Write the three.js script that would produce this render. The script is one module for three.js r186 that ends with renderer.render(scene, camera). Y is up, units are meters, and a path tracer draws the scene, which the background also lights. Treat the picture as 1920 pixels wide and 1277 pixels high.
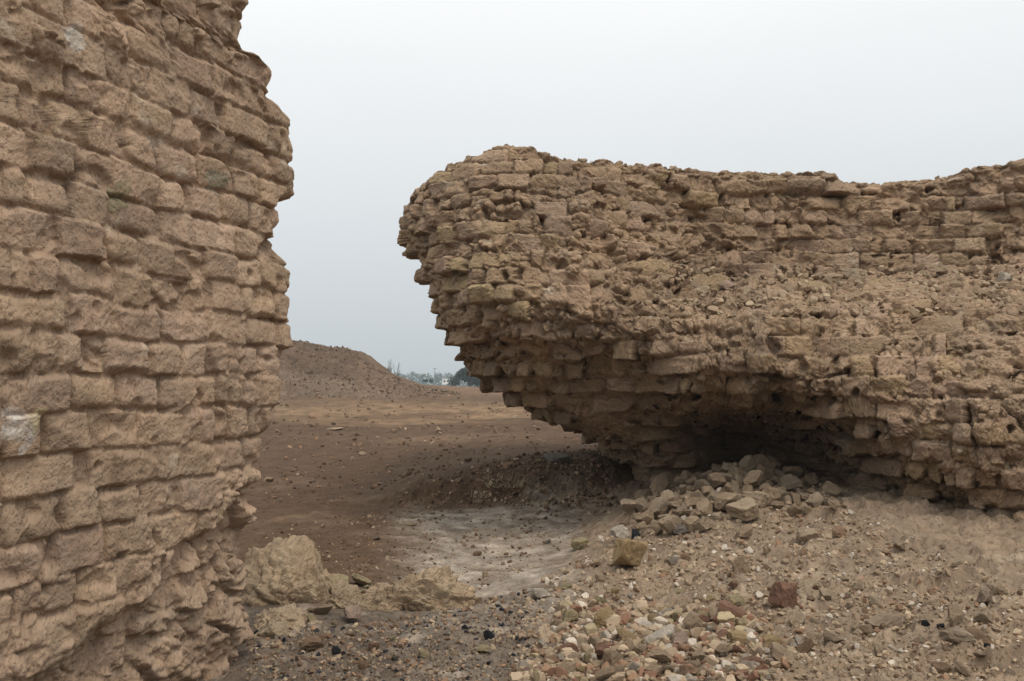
import * as THREE from 'three';
import { mergeGeometries, mergeVertices, toCreasedNormals } from 'three/addons/utils/BufferGeometryUtils.js';

// ---------------------------------------------------------------- camera, sky, sun, exposure
const scene = new THREE.Scene();
const EYE = 1.6, F = 1754, CX = 960, CY = 638.5, PITCH = Math.atan((715 - CY) / F);
const camera = new THREE.PerspectiveCamera(2 * Math.atan(CY / F) * 180 / Math.PI, 1920 / 1277, 0.05, 3000);
camera.position.set(0, EYE, 0);
camera.rotation.set(PITCH, 0, 0);

const renderer = new THREE.WebGLRenderer({ antialias: true });
renderer.toneMapping = THREE.LinearToneMapping;
renderer.toneMappingExposure = 1.0;
renderer.shadowMap.enabled = true;

function skyTexture() {                       // hazy overcast: blue grey at the horizon, white higher up
  const w = 512, h = 256, d = new Float32Array(w * h * 4);
  for (let j = 0; j < h; j++) for (let i = 0; i < w; i++) {
    const el = ((j + .5) / h - .5) * Math.PI, az = ((i + .5) / w - .5) * 2 * Math.PI;   // az 0 = +x ... see below
    const dir = [Math.cos(el) * Math.cos(az), Math.sin(el), Math.cos(el) * Math.sin(az)];
    const s = Math.max(0, Math.sin(el));
    const t = Math.min(1, s / 0.40), k = (0.57 + 0.43 * Math.pow(t, .9) + 0.62 * Math.max(0, s - 0.40)) * (1 + .02 * skyMottle(dir));
    const g = Math.max(0, dir[0] * SUN.x + dir[1] * SUN.y + dir[2] * SUN.z);
    const glow = 1 + 0.20 * Math.pow(g, 5);
    const o = (j * w + i) * 4, tint = 1 - t;
    d[o] = k * glow * (0.985 - 0.055 * tint); d[o + 1] = k * glow * (1.0 + 0.005 * tint); d[o + 2] = k * glow * (1.005 + 0.05 * tint); d[o + 3] = 1;
    if (el < 0) { const f = Math.max(0, 1 + el * 8); d[o] = .18 + .22 * f; d[o + 1] = .16 + .27 * f; d[o + 2] = .13 + .36 * f; }
  }
  const tx = new THREE.DataTexture(d, w, h, THREE.RGBAFormat, THREE.FloatType);
  tx.mapping = THREE.EquirectangularReflectionMapping; tx.magFilter = THREE.LinearFilter; tx.minFilter = THREE.LinearFilter;
  tx.colorSpace = THREE.LinearSRGBColorSpace; tx.needsUpdate = true;
  return tx;
}
function skyMottle(d) { let v = 0; for (let i = 1; i < 6; i++) v += Math.sin(d[0] * 3.1 * i + i * 1.7 + 2 * Math.sin(d[1] * 4 * i + i)) * Math.cos(d[2] * 2.7 * i + d[1] * 5 * i + i * i) / i; return v; }
const SUN = new THREE.Vector3(0.28, 0.82, 0.40).normalize();
const sky = skyTexture();
scene.background = sky; scene.environment = sky;
const sun = new THREE.DirectionalLight(0xfff2e2, 1.5);
sun.position.copy(SUN).multiplyScalar(60); sun.castShadow = true;
sun.shadow.radius = 45; sun.shadow.mapSize.set(2048, 2048);
Object.assign(sun.shadow.camera, { left: -30, right: 30, top: 30, bottom: -30, near: 1, far: 140 });
scene.add(sun);

// ---------------------------------------------------------------- numbers and noise
function rng(seed) { let a = seed >>> 0; return () => { a = (a + 0x6D2B79F5) | 0; let t = Math.imul(a ^ (a >>> 15), 1 | a); t = (t + Math.imul(t ^ (t >>> 7), 61 | t)) ^ t; return ((t ^ (t >>> 14)) >>> 0) / 4294967296; }; }
const PERM = new Uint8Array(512); { const r = rng(77), p = [...Array(256).keys()]; for (let i = 255; i > 0; i--) { const j = Math.floor(r() * (i + 1)); [p[i], p[j]] = [p[j], p[i]]; } for (let i = 0; i < 512; i++) PERM[i] = p[i & 255]; }
const fade = t => t * t * t * (t * (t * 6 - 15) + 10), mix = (a, b, t) => a + (b - a) * t, clamp = (x, a = 0, b = 1) => x < a ? a : x > b ? b : x;
const sstep = (a, b, x) => { const t = clamp((x - a) / (b - a)); return t * t * (3 - 2 * t); };
function grad(h, x, y, z) { h &= 15; const u = h < 8 ? x : y, v = h < 4 ? y : (h === 12 || h === 14 ? x : z); return ((h & 1) ? -u : u) + ((h & 2) ? -v : v); }
function noise(x, y, z) {
  let X = Math.floor(x), Y = Math.floor(y), Z = Math.floor(z); x -= X; y -= Y; z -= Z; X &= 255; Y &= 255; Z &= 255;
  const u = fade(x), v = fade(y), w = fade(z), A = PERM[X] + Y, AA = PERM[A] + Z, AB = PERM[A + 1] + Z, B = PERM[X + 1] + Y, BA = PERM[B] + Z, BB = PERM[B + 1] + Z;
  return mix(mix(mix(grad(PERM[AA], x, y, z), grad(PERM[BA], x - 1, y, z), u), mix(grad(PERM[AB], x, y - 1, z), grad(PERM[BB], x - 1, y - 1, z), u), v),
    mix(mix(grad(PERM[AA + 1], x, y, z - 1), grad(PERM[BA + 1], x - 1, y, z - 1), u), mix(grad(PERM[AB + 1], x, y - 1, z - 1), grad(PERM[BB + 1], x - 1, y - 1, z - 1), u), v), w);
}
function fbm(x, y, z, o) { let s = 0, a = 1, n = 0; for (let i = 0; i < o; i++) { s += a * noise(x, y, z); n += a; a *= .5; x = x * 2.03 + 7.1; y = y * 2.03 + 3.7; z = z * 2.03 + 1.3; } return s / n; }
function ridged(x, y, z, o) { let s = 0, a = 1, n = 0; for (let i = 0; i < o; i++) { s += a * (1 - Math.abs(noise(x, y, z)) * 2); n += a; a *= .5; x = x * 2.1 + 4.1; y = y * 2.1 + 8.7; z = z * 2.1 + 2.3; } return s / n; }
function h2(i, j, k) { let n = (Math.imul(i | 0, 374761393) + Math.imul(j | 0, 668265263) + Math.imul(k | 0, 2147483647 ^ 0x5bd1e995)) | 0; n = Math.imul(n ^ (n >>> 13), 1274126177); n = Math.imul(n ^ (n >>> 15), 2246822519); return ((n ^ (n >>> 16)) >>> 0) / 4294967296; }
const WO = { f1: 0, f2: 0, dx: 0, dy: 0, i: 0, j: 0 };
function worley(x, y, seed) {                 // nearest and second nearest cell point in the plane
  const X = Math.floor(x), Y = Math.floor(y); let f1 = 9, f2 = 9;
  for (let a = -1; a <= 1; a++) for (let b = -1; b <= 1; b++) {
    const i = X + a, j = Y + b, dx = x - (i + .15 + .7 * h2(i, j, seed)), dy = y - (j + .15 + .7 * h2(i, j, seed + 1)), d = dx * dx + dy * dy;
    if (d < f1) { f2 = f1; f1 = d; WO.dx = dx; WO.dy = dy; WO.i = i; WO.j = j; } else if (d < f2) f2 = d;
  }
  WO.f1 = Math.sqrt(f1); WO.f2 = Math.sqrt(f2); return WO;
}
function chunks(x, y, seed, tilt, groove) {   // angular lumps: every cell its own tilted facet, grooves between
  const w = worley(x, y, seed), a = h2(w.i, w.j, seed + 2) - .5, b = h2(w.i, w.j, seed + 3) - .5, c = h2(w.i, w.j, seed + 4) - .5;
  const k = sstep(0, .26, w.f2 - w.f1); return (c * .8 + tilt * (a * w.dx + b * w.dy) * 2) * k - groove * (1 - k);
}
function h3(i, j, k, s) { return h2(i + Math.imul(k, 7919), j - Math.imul(k, 104729), s); }
function chunks3(x, y, z, seed, tilt, groove, ramp = .26, pit = 0) {
  const X = Math.floor(x), Y = Math.floor(y), Z = Math.floor(z); let f1 = 9, f2 = 9, ux = 0, uy = 0, uz = 0, ci = 0, cj = 0, ck = 0;
  for (let a = -1; a <= 1; a++) for (let b = -1; b <= 1; b++) for (let e = -1; e <= 1; e++) {
    const i = X + a, j = Y + b, k = Z + e, h = h3(i, j, k, seed), h1 = (h * 1024) % 1, h4 = (h * 1048576) % 1, dx = x - (i + .15 + .7 * h), dy = y - (j + .15 + .7 * h1), dz = z - (k + .15 + .7 * h4), d = dx * dx + dy * dy + dz * dz;
    if (d < f1) { f2 = f1; f1 = d; ux = dx; uy = dy; uz = dz; ci = i; cj = j; ck = k; } else if (d < f2) f2 = d;
  }
  f1 = Math.sqrt(f1); f2 = Math.sqrt(f2); const a = h3(ci, cj, ck, seed + 2) - .5, b = h3(ci, cj, ck, seed + 3) - .5, e = h3(ci, cj, ck, seed + 4) - .5, c = h3(ci, cj, ck, seed + 5) - .5 - (h3(ci, cj, ck, seed + 6) < pit ? 1.5 : 0);
  const k = sstep(0, ramp, f2 - f1); return (c * .9 + tilt * (a * ux + b * uy + e * uz) * 2) * k - groove * (1 - k);
}
// a smooth surface through scattered samples
function rbf(pts, soft = 0.02) {
  const n = pts.length, N = n + 3, A = Array.from({ length: N }, () => new Float64Array(N + 1));
  for (let i = 0; i < n; i++) { for (let j = 0; j < n; j++) A[i][j] = -Math.hypot(pts[i][0] - pts[j][0], pts[i][1] - pts[j][1], i === j ? 0 : .02); A[i][i] += soft * 1; A[i][n] = A[n][i] = 1; A[i][n + 1] = A[n + 1][i] = pts[i][0]; A[i][n + 2] = A[n + 2][i] = pts[i][1]; A[i][N] = pts[i][2]; }
  for (let c = 0; c < N; c++) { let p = c; for (let r = c + 1; r < N; r++) if (Math.abs(A[r][c]) > Math.abs(A[p][c])) p = r; [A[c], A[p]] = [A[p], A[c]]; for (let r = 0; r < N; r++) if (r !== c) { const f = A[r][c] / A[c][c]; if (f) for (let k = c; k <= N; k++) A[r][k] -= f * A[c][k]; } }
  const w = A.map((r, i) => r[N] / r[i]);
  return (x, y) => { let s = w[n] + w[n + 1] * x + w[n + 2] * y; for (let i = 0; i < n; i++) { const a = x - pts[i][0], b = y - pts[i][1]; s -= w[i] * Math.sqrt(a * a + b * b + .0004); } return s; };
}
function lut(f, x0, x1, y0, y1, nx, ny) {     // the same on a table, for speed
  const t = new Float32Array((nx + 1) * (ny + 1)); for (let j = 0; j <= ny; j++) for (let i = 0; i <= nx; i++) t[j * (nx + 1) + i] = f(x0 + (x1 - x0) * i / nx, y0 + (y1 - y0) * j / ny);
  return (x, y) => { const u = clamp((x - x0) / (x1 - x0) * nx, 0, nx - .001), v = clamp((y - y0) / (y1 - y0) * ny, 0, ny - .001), i = u | 0, j = v | 0, a = u - i, b = v - j, o = j * (nx + 1) + i; return mix(mix(t[o], t[o + 1], a), mix(t[o + nx + 1], t[o + nx + 2], a), b); };
}
function poly(list) { return x => { if (x <= list[0][0]) return list[0][1]; for (let i = 1; i < list.length; i++) if (x <= list[i][0]) return mix(list[i - 1][1], list[i][1], (x - list[i - 1][0]) / (list[i][0] - list[i - 1][0])); return list[list.length - 1][1]; }; }
// direction of a sight line (z = -1) and the point on it at a distance, for reading positions off the photograph
function ray(px, py) { const a = (px - CX) / F, b = (CY - py) / F, c = Math.cos(PITCH), s = Math.sin(PITCH), y = b * c + s, z = c - b * s; return [a / z, y / z]; }
function W(px, py, D) { const r = ray(px, py); return [r[0] * D, EYE + r[1] * D, -D]; }
function toPx(x, y, z) { const c = Math.cos(PITCH), s = Math.sin(PITCH), Y = y - EYE, yc = Y * c + z * s, zc = Y * -s + z * c; return zc > -.05 ? null : [CX + x / -zc * F, CY - yc / -zc * F]; }

// ---------------------------------------------------------------- materials
function tileNoise(n, seed, octs, f0) {        // tileable layered noise, 0..1
  const a = new Float32Array(n * n); let amp = 1, f = f0, lo = 9, hi = -9;
  for (let o = 0; o < octs; o++) {
    const g = new Float32Array(f * f); for (let i = 0; i < f * f; i++) g[i] = h2(i % f, (i / f) | 0, seed + o * 17) - .5;
    for (let y = 0; y < n; y++) { const v = y * f / n, j = v | 0, b = fade(v - j), j1 = (j + 1) % f; for (let x = 0; x < n; x++) { const u = x * f / n, i = u | 0, c = fade(u - i), i1 = (i + 1) % f; a[y * n + x] += amp * mix(mix(g[j * f + i], g[j * f + i1], c), mix(g[j1 * f + i], g[j1 * f + i1], c), b); } }
    amp *= .62; f *= 2; if (f > n) break;
  }
  for (const v of a) { if (v < lo) lo = v; if (v > hi) hi = v; }
  for (let i = 0; i < a.length; i++) a[i] = (a[i] - lo) / (hi - lo);
  return a;
}
function tex(n, fn, srgb) {
  const d = new Uint8Array(n * n * 4); for (let i = 0; i < n * n; i++) { const c = fn(i); d[i * 4] = clamp(c[0]) * 255; d[i * 4 + 1] = clamp(c[1]) * 255; d[i * 4 + 2] = clamp(c[2]) * 255; d[i * 4 + 3] = 255; }
  const t = new THREE.DataTexture(d, n, n); t.wrapS = t.wrapT = THREE.RepeatWrapping; t.magFilter = THREE.LinearFilter; t.minFilter = THREE.LinearMipmapLinearFilter; if (srgb) t.colorSpace = THREE.SRGBColorSpace; t.needsUpdate = true; return t;
}
const N1 = tileNoise(1024, 11, 8, 6), N2 = tileNoise(1024, 53, 5, 64), N3 = tileNoise(1024, 97, 7, 4);
const grainCol = tex(1024, i => { const v = .80 + .26 * (N1[i] - .5) + .22 * (N2[i] - .5), w = .05 * (N3[i] - .5), pit = N2[i] < .25 ? -.08 : 0, fl = N2[i] > .80 ? .09 : 0; return [v + w + pit + fl, v + pit + fl, v - w + pit + fl]; }, false);
const grainBump = tex(1024, i => { const v = .55 * N1[i] + .45 * N2[i] - (N2[i] < .26 ? .25 : 0); return [v, v, v]; }, false);
const rep = (t, r) => { const c = t.clone(); c.repeat.set(r, r); c.needsUpdate = true; return c; };
const earthMat = (r, bump, o = {}) => new THREE.MeshPhysicalMaterial({ specularIntensity: .25, vertexColors: true, map: rep(grainCol, r), bumpMap: rep(grainBump, r), bumpScale: bump, roughness: .97, metalness: 0, ...o });
const wallMatL = earthMat(1.6, .009), wallMatR = earthMat(1.1, .030), groundMat = earthMat(.9, .02), hillMat = earthMat(.25, .05);
const plain = (r, g, b, o = {}) => { const m = new THREE.MeshStandardMaterial({ roughness: .92, ...o }); m.color.setRGB(r, g, b); return m; };
const stoneMat = (r, g, b) => { const m = new THREE.MeshPhysicalMaterial({ specularIntensity: .3, map: rep(grainCol, 1), bumpMap: rep(grainBump, 1), bumpScale: .016, roughness: .95 }); m.color.setRGB(r * 1.25, g * 1.25, b * 1.25); return m; };

// ---------------------------------------------------------------- names and tags
const names = new Map();
function numbered(n) { const k = names.get(n) || 0; names.set(n, k + 1); return k ? `${n}_${String(k).padStart(3, '0')}` : n; }
function tag(o, label, category, group, kind) { o.userData.label = label; if (category) o.userData.category = category; if (group) o.userData.group = group; if (kind) o.userData.kind = kind; return o; }
function add(o, name, parent = scene) { o.name = parent === scene ? numbered(name) : name; o.traverse(c => { c.castShadow = c.receiveShadow = true; }); parent.add(o); return o; }

// ---------------------------------------------------------------- brick masses
/* A wall is a fine surface whose courses of bricks stand out of the mud core. Pb(s, y) gives the smooth face [x, z] at run s and height y;
   the relief adds courses, broken, tilted and missing bricks, mud and lumps. Then every brick is cut out as a solid piece of its own. */
function brickRelief(c, s, y, out) {
  const wy = y + .05 * noise(s * .8, y * .5, c.seed) + .016 * noise(s * 3.6, y * 3.6, c.seed + 3) + .006 * noise(s * 14, y * 14, c.seed + 4), ws = s + .03 * noise(s * 2.7, y * 2.7, c.seed + 9) + .012 * noise(s * 10, y * 10, c.seed + 5);
  const ch = c.course, k = Math.floor(wy / ch), L = c.length * (.86 + .3 * h2(k, 1, c.seed)), off = h2(k, 2, c.seed) * L;
  const edge = i => (i + (h2(i, k, c.seed + 4) - .5) * .42) * L + off;
  let i = Math.floor((ws - off) / L); if (ws < edge(i)) i--; else if (ws >= edge(i + 1)) i++;
  let s0 = edge(i), s1 = edge(i + 1), id = i;
  const split = h2(i, k, c.seed + 6);
  if (split < .2) { const m = mix(s0, s1, .38 + .24 * split / .2); if (ws < m) { s1 = m; id = i * 2 + 100001; } else { s0 = m; id = i * 2 + 100002; } }
  const r = n => h2(id, k, c.seed + 20 + n);
  const bot = ch * (k + .16 * (r(0) - .4)), top = ch * (k + 1 - .16 * (r(1) - .4)), mid = (s0 + s1) / 2, my = ch * (k + .5), hw = (s1 - s0) / 2;
  const g = c.joint * (.1 + 1.3 * r(2)), ex = Math.min(ws - s0, s1 - ws) - g * c.upright, ey = Math.min(wy - bot, top - wy) - g;
  const R = c.round * (.35 + 1.9 * r(3) * r(3));                                     // worn edges
  let e; { const qx = Math.max(0, R - ex), qy = Math.max(0, R - ey); e = R - Math.hypot(qx, qy); }
  let prof = e <= 0 ? Math.max(-c.deep, e * 1.5) : 0; if (e > 0 && e < R) { const q = 1 - e / R; prof = -R * .62 * (1 - Math.sqrt(Math.max(0, 1 - q * q))); } else if (e <= 0) prof += -R * .62;
  const worn = r(4), p = c.proud * (r(5) * 2 - 1.0) * (worn < .25 ? 1.6 : 1);
  const lx = (ws - mid) / hw, ly = (wy - my) / (ch / 2);
  let hb = p + prof + c.tilt * ((r(6) - .5) * lx + (r(7) - .4) * ly * -.8);
  if (r(8) < .55) { const a = r(9) * 6.283, q = lx * Math.cos(a) + ly * Math.sin(a) - (.35 + .6 * r(10)) + .14 * noise(s * 14, y * 14, id); if (q > 0) hb -= q * c.chip * (.5 + r(11)); }   // knocked corner
  if (r(12) < .35) hb -= .03 * sstep(.0, .35, noise(s * 9, y * 9, id * .37)) ;                                                              // flaked face
  hb += .008 * fbm(s * 16, y * 22, id * .71, 3);
  const gone = r(13) < c.missing(s, y);
  out.id = id * 512 + (k & 511); out.k = k; out.yc = my; out.tone = r(14); out.hb = hb; out.gone = gone; out.e = e; out.warm = r(15);
}
function buildWall(c) {
  const nu = c.cols.length, n1 = c.rows.length, N = nu * n1, P = new Float32Array(N * 3), UV = new Float32Array(N * 2), C = new Float32Array(N * 3), ID = new Int32Array(N), AM = new Float32Array(N);
  const o = {};
  const colRows = c.cols.map(u => c.rowsFor ? c.rowsFor(u) : { y: c.rows, v: c.rows });
  for (let j = 0; j < n1; j++) for (let i = 0; i < nu; i++) {
    const v = j * nu + i, pt = c.point(c.cols[i], colRows[i].y[j]), s = pt.s, y = pt.y, V = colRows[i].v[j];
    UV[v * 2] = s; UV[v * 2 + 1] = V;
    brickRelief(c, s, y, o);
    const m0 = c.mud(s, y, pt);
    const b0 = c.point.at(s, y, pt), bx = b0[0], bz = b0[1], wa = .55 * noise(bx * 4, y * 4, bz * 4 + 9), wb = .55 * noise(bx * 4 + 5, y * 4, bz * 4);
    let hm = m0.level + .035 * fbm(s * 2.2, y * 2.2, c.seed + 31, 3) + m0.rough * (.075 * chunks3(bx * 4.4 + wa, y * 6 + wb, bz * 4.4, c.seed + 40, .9, .50, .20, c.pits) + .034 * chunks3(bx * 10 + wb * 1.5, y * 13 + wa * 1.5, bz * 10, c.seed + 50, 1.0, .42, .20, c.pits) + .010 * chunks3(bx * 30, y * 34, bz * 30, c.seed + 55, .9, .3) + .022 * fbm(bx * 13, y * 15, bz * 13, 4) - .030 * sstep(.80, .97, ridged(bx * 3.4 + wa, y * 3.0, bz * 3.4 + wb, 2)));
    let hb = o.hb;
    if (o.gone && o.e > 0 && !(m0.soff > .3) && !(pt.over > -.35)) { const d = .13 * sstep(0, .05, o.e - .012 + .03 * noise(s * 17, y * 17, 5)); hm -= d; hb = -.3; }
    if (pt.plain) hb = -.3; if (pt.over !== undefined) hb = mix(hb, Math.min(hb, hm - .03), sstep(-.10, -.05, pt.over + .04 * noise(s * 5, 1, 2)));
    const hole = (m0.soff > .3 ? 0 : ridgedHole(s, y, c.seed) * c.holes); if (hole > 0 && !pt.plain) { hm -= hole * .10; hb -= hole * .10 * (o.e < .012 ? 1 : 0); }
    const d = hb - hm, mm = sstep(-.012, .012, d), h = Math.max(hb, hm) + (Math.abs(d) < .02 ? .012 * (1 - Math.abs(d) / .02) ** 2 * .5 : 0);
    const yq = mix(y, o.yc + (y - o.yc) * .12, mm * c.step * (1 - m0.noStep));
    const b = c.point.at(s, yq, pt), n = pt.n;
    P[v * 3] = b[0] + n[0] * h; P[v * 3 + 1] = y + pt.dy + n[1] * h * mix(.9, .35, mm); P[v * 3 + 2] = b[1] + n[2] * h;
    UV[v * 2] += h * 1.1; UV[v * 2 + 1] += h * .6;
    ID[v] = mm > .5 && !pt.plain ? o.id : 0; AM[v] = (1 - mm) * m0.rough;
    const col = c.color(s, y, o, mm, m0, pt); C[v * 3] = col[0]; C[v * 3 + 1] = col[1]; C[v * 3 + 2] = col[2];
  }
  const normals = () => {
    const M = new Float32Array(N * 3);
    for (let j = 0; j < n1; j++) for (let i = 0; i < nu; i++) {
      const v = j * nu + i, l = i ? v - 1 : v, r = i < nu - 1 ? v + 1 : v, d = j ? v - nu : v, u = j < n1 - 1 ? v + nu : v;
      const ax = P[r * 3] - P[l * 3], ay = P[r * 3 + 1] - P[l * 3 + 1], az = P[r * 3 + 2] - P[l * 3 + 2], bx = P[u * 3] - P[d * 3], by = P[u * 3 + 1] - P[d * 3 + 1], bz = P[u * 3 + 2] - P[d * 3 + 2];
      const x = ay * bz - az * by, y = az * bx - ax * bz, z = ax * by - ay * bx, q = Math.hypot(x, y, z) || 1; M[v * 3] = x / q; M[v * 3 + 1] = y / q; M[v * 3 + 2] = z / q;
    } return M;
  };
  for (let pass = 0; pass < c.soften; pass++) for (const [st, w, hgt] of [[1, nu, n1], [nu, n1, nu]]) {
    const Q = P.slice(); const along = st === 1;
    for (let q = 0; q < hgt; q++) for (let t = 1; t < w - 1; t++) { const v = along ? q * nu + t : t * nu + q, l = v - st, r = v + st; if (along && (t < 6 || t > w - 8)) continue; for (let k = 0; k < 3; k++) P[v * 3 + k] = c.keep * Q[v * 3 + k] + (1 - c.keep) / 2 * (Q[l * 3 + k] + Q[r * 3 + k]); }
  }
  let M = normals(); const D = new Float32Array(N);
  for (let v = 0; v < N; v++) {                // crumbly surface in all three directions
    const x = P[v * 3], y = P[v * 3 + 1], z = P[v * 3 + 2], f = c.fine;
    D[v] = (c.face + .012 * AM[v]) * fbm(x * 9 * f, y * 11 * f, z * 9 * f, 3) + (c.face * .4 + .004 * AM[v]) * ridged(x * 26 * f, y * 30 * f, z * 26 * f, 2) - .003;
  }
  for (let v = 0; v < N; v++) { const a = D[v] * c.crumble; P[v * 3] += M[v * 3] * a; P[v * 3 + 1] += M[v * 3 + 1] * a; P[v * 3 + 2] += M[v * 3 + 2] * a; }
  c.close(P, nu, n1);
  M = normals();
  // cut the surface into bricks and core
  const lists = new Map(), core = [], area = new Map(), proj = new Float32Array(N * 2);
  for (let v = 0; v < N; v++) { const q = toPx(P[v * 3], P[v * 3 + 1], P[v * 3 + 2]); proj[v * 2] = q ? q[0] : -1e4; proj[v * 2 + 1] = q ? q[1] : -1e4; }
  for (let j = 0; j < n1 - 1; j++) for (let i = 0; i < nu - 1; i++) {
    const a = j * nu + i, b = a + 1, d = a + nu, e = d + 1, id = ID[a];
    if (id && ID[b] === id && ID[d] === id && ID[e] === id) {
      let l = lists.get(id); if (!l) lists.set(id, l = []); l.push(a, b, e, a, e, d);
      const cr = (proj[b * 2] - proj[a * 2]) * -(proj[d * 2 + 1] - proj[a * 2 + 1]) + (proj[d * 2] - proj[a * 2]) * (proj[b * 2 + 1] - proj[a * 2 + 1]), X = proj[a * 2], Y = proj[a * 2 + 1];
      if (cr > 0 && X > 0 && X < 1920 && Y > 0 && Y < 1277) area.set(id, (area.get(id) || 0) + cr);
    } else core.push(a, b, e, a, e, d);
  }
  const remap = new Int32Array(N).fill(-1);
  function piece(idx, solid) {
    const used = []; const ix = new Uint32Array(idx.length);
    for (let t = 0; t < idx.length; t++) { const v = idx[t]; if (remap[v] < 0) { remap[v] = used.length; used.push(v); } ix[t] = remap[v]; }
    let pos = [], nor = [], uv = [], col = [], extra = [];
    const nn = used.length;
    if (solid) {                               // sides and a back, so that a brick is a body
      const ed = new Map(); for (let t = 0; t < ix.length; t += 3) for (let q = 0; q < 3; q++) { const x = ix[t + q], y = ix[t + (q + 1) % 3], k2 = y * nn + x; if (ed.has(k2)) ed.delete(k2); else ed.set(x * nn + y, [x, y]); }
      let mx = 0, my = 0, mz = 0; for (const v of used) { mx += M[v * 3]; my += M[v * 3 + 1]; mz += M[v * 3 + 2]; } const q = Math.hypot(mx, my, mz) || 1; mx /= q; my /= q; mz /= q;
      const map2 = new Map(), get = x => { if (!map2.has(x)) { map2.set(x, nn + extra.length); extra.push(used[x]); } return map2.get(x); };
      const more = []; for (const [x, y] of ed.values()) { const X = get(x), Y = get(y); more.push(y, x, X, y, X, Y); }
      const rim = [...map2.values()]; let cx = 0, cy = 0, cz = 0; const back = extra.map(v => { const p = [P[v * 3] - mx * .10, P[v * 3 + 1] - my * .10, P[v * 3 + 2] - mz * .10]; cx += p[0]; cy += p[1]; cz += p[2]; return p; });
      const cn = nn + extra.length; for (const [x, y] of ed.values()) more.push(map2.get(y), map2.get(x), cn);
      const ne = extra.length + 1, pos2 = new Float32Array((nn + ne) * 3), nor2 = new Float32Array((nn + ne) * 3), uv2 = new Float32Array((nn + ne) * 2), col2 = new Float32Array((nn + ne) * 3);
      for (let t = 0; t < nn; t++) { const v = used[t]; for (let w = 0; w < 3; w++) { pos2[t * 3 + w] = P[v * 3 + w]; nor2[t * 3 + w] = M[v * 3 + w]; col2[t * 3 + w] = C[v * 3 + w]; } uv2[t * 2] = UV[v * 2]; uv2[t * 2 + 1] = UV[v * 2 + 1]; }
      for (let t = 0; t < ne; t++) { const b = t < extra.length ? back[t] : [cx / extra.length, cy / extra.length, cz / extra.length], v = extra[Math.min(t, extra.length - 1)]; for (let w = 0; w < 3; w++) { pos2[(nn + t) * 3 + w] = b[w]; nor2[(nn + t) * 3 + w] = -[mx, my, mz][w]; col2[(nn + t) * 3 + w] = C[v * 3 + w]; } uv2[(nn + t) * 2] = UV[v * 2]; uv2[(nn + t) * 2 + 1] = UV[v * 2 + 1]; }
      for (const v of used) remap[v] = -1;
      const ix2 = new Uint32Array(ix.length + more.length); ix2.set(ix); ix2.set(more, ix.length);
      return geo(pos2, nor2, uv2, col2, ix2);
    }
    pos = new Float32Array(nn * 3); nor = new Float32Array(nn * 3); uv = new Float32Array(nn * 2); col = new Float32Array(nn * 3);
    for (let t = 0; t < nn; t++) { const v = used[t]; for (let w = 0; w < 3; w++) { pos[t * 3 + w] = P[v * 3 + w]; nor[t * 3 + w] = M[v * 3 + w]; col[t * 3 + w] = C[v * 3 + w]; } uv[t * 2] = UV[v * 2]; uv[t * 2 + 1] = UV[v * 2 + 1]; remap[v] = -1; }
    return geo(pos, nor, uv, col, ix);
  }
  const g = new THREE.Group(); add(g, 'brick_wall'); tag(g, c.label, 'wall');
  const rank = [...lists.keys()].filter(k => (area.get(k) || 0) > 110).sort((a, b) => area.get(b) - area.get(a)), own = new Set(rank.slice(0, 300));
  let rest = [], loose = [];
  for (const [id, l] of lists) { if (own.has(id)) { add(new THREE.Mesh(piece(l, true), c.mat), 'brick', g); } else if ((area.get(id) || 0) > 110) rest = rest.concat(l); else loose.push(l); }
  for (const l of loose) for (let t = 0; t < l.length; t++) core.push(l[t]);
  add(new THREE.Mesh(piece(core, false), c.mat), 'mud_core', g);
  if (rest.length) { const r = add(new THREE.Mesh(piece(rest, false), c.mat), 'worn_brickwork', g); r.userData.kind = 'stuff'; }
  console.log(c.label.slice(0, 24), 'verts', N, 'tris', N * 2, 'bricks', rank.length, own.size);
  return g;
}
function geo(pos, nor, uv, col, ix) { const g = new THREE.BufferGeometry(); g.setAttribute('position', new THREE.BufferAttribute(pos, 3)); if (nor) g.setAttribute('normal', new THREE.BufferAttribute(nor, 3)); if (uv) g.setAttribute('uv', new THREE.BufferAttribute(uv, 2)); if (col) g.setAttribute('color', new THREE.BufferAttribute(col, 3)); g.setIndex(new THREE.BufferAttribute(ix, 1)); return g; }
function ridgedHole(s, y, seed) { const a = noise(s * 5.3, y * 6.1, seed + 60) + .5 * noise(s * 11, y * 13, seed + 61); return sstep(.52, .70, a); }
const spread = (a, b, n) => Array.from({ length: n }, (_, i) => a + (b - a) * i / n);

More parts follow.
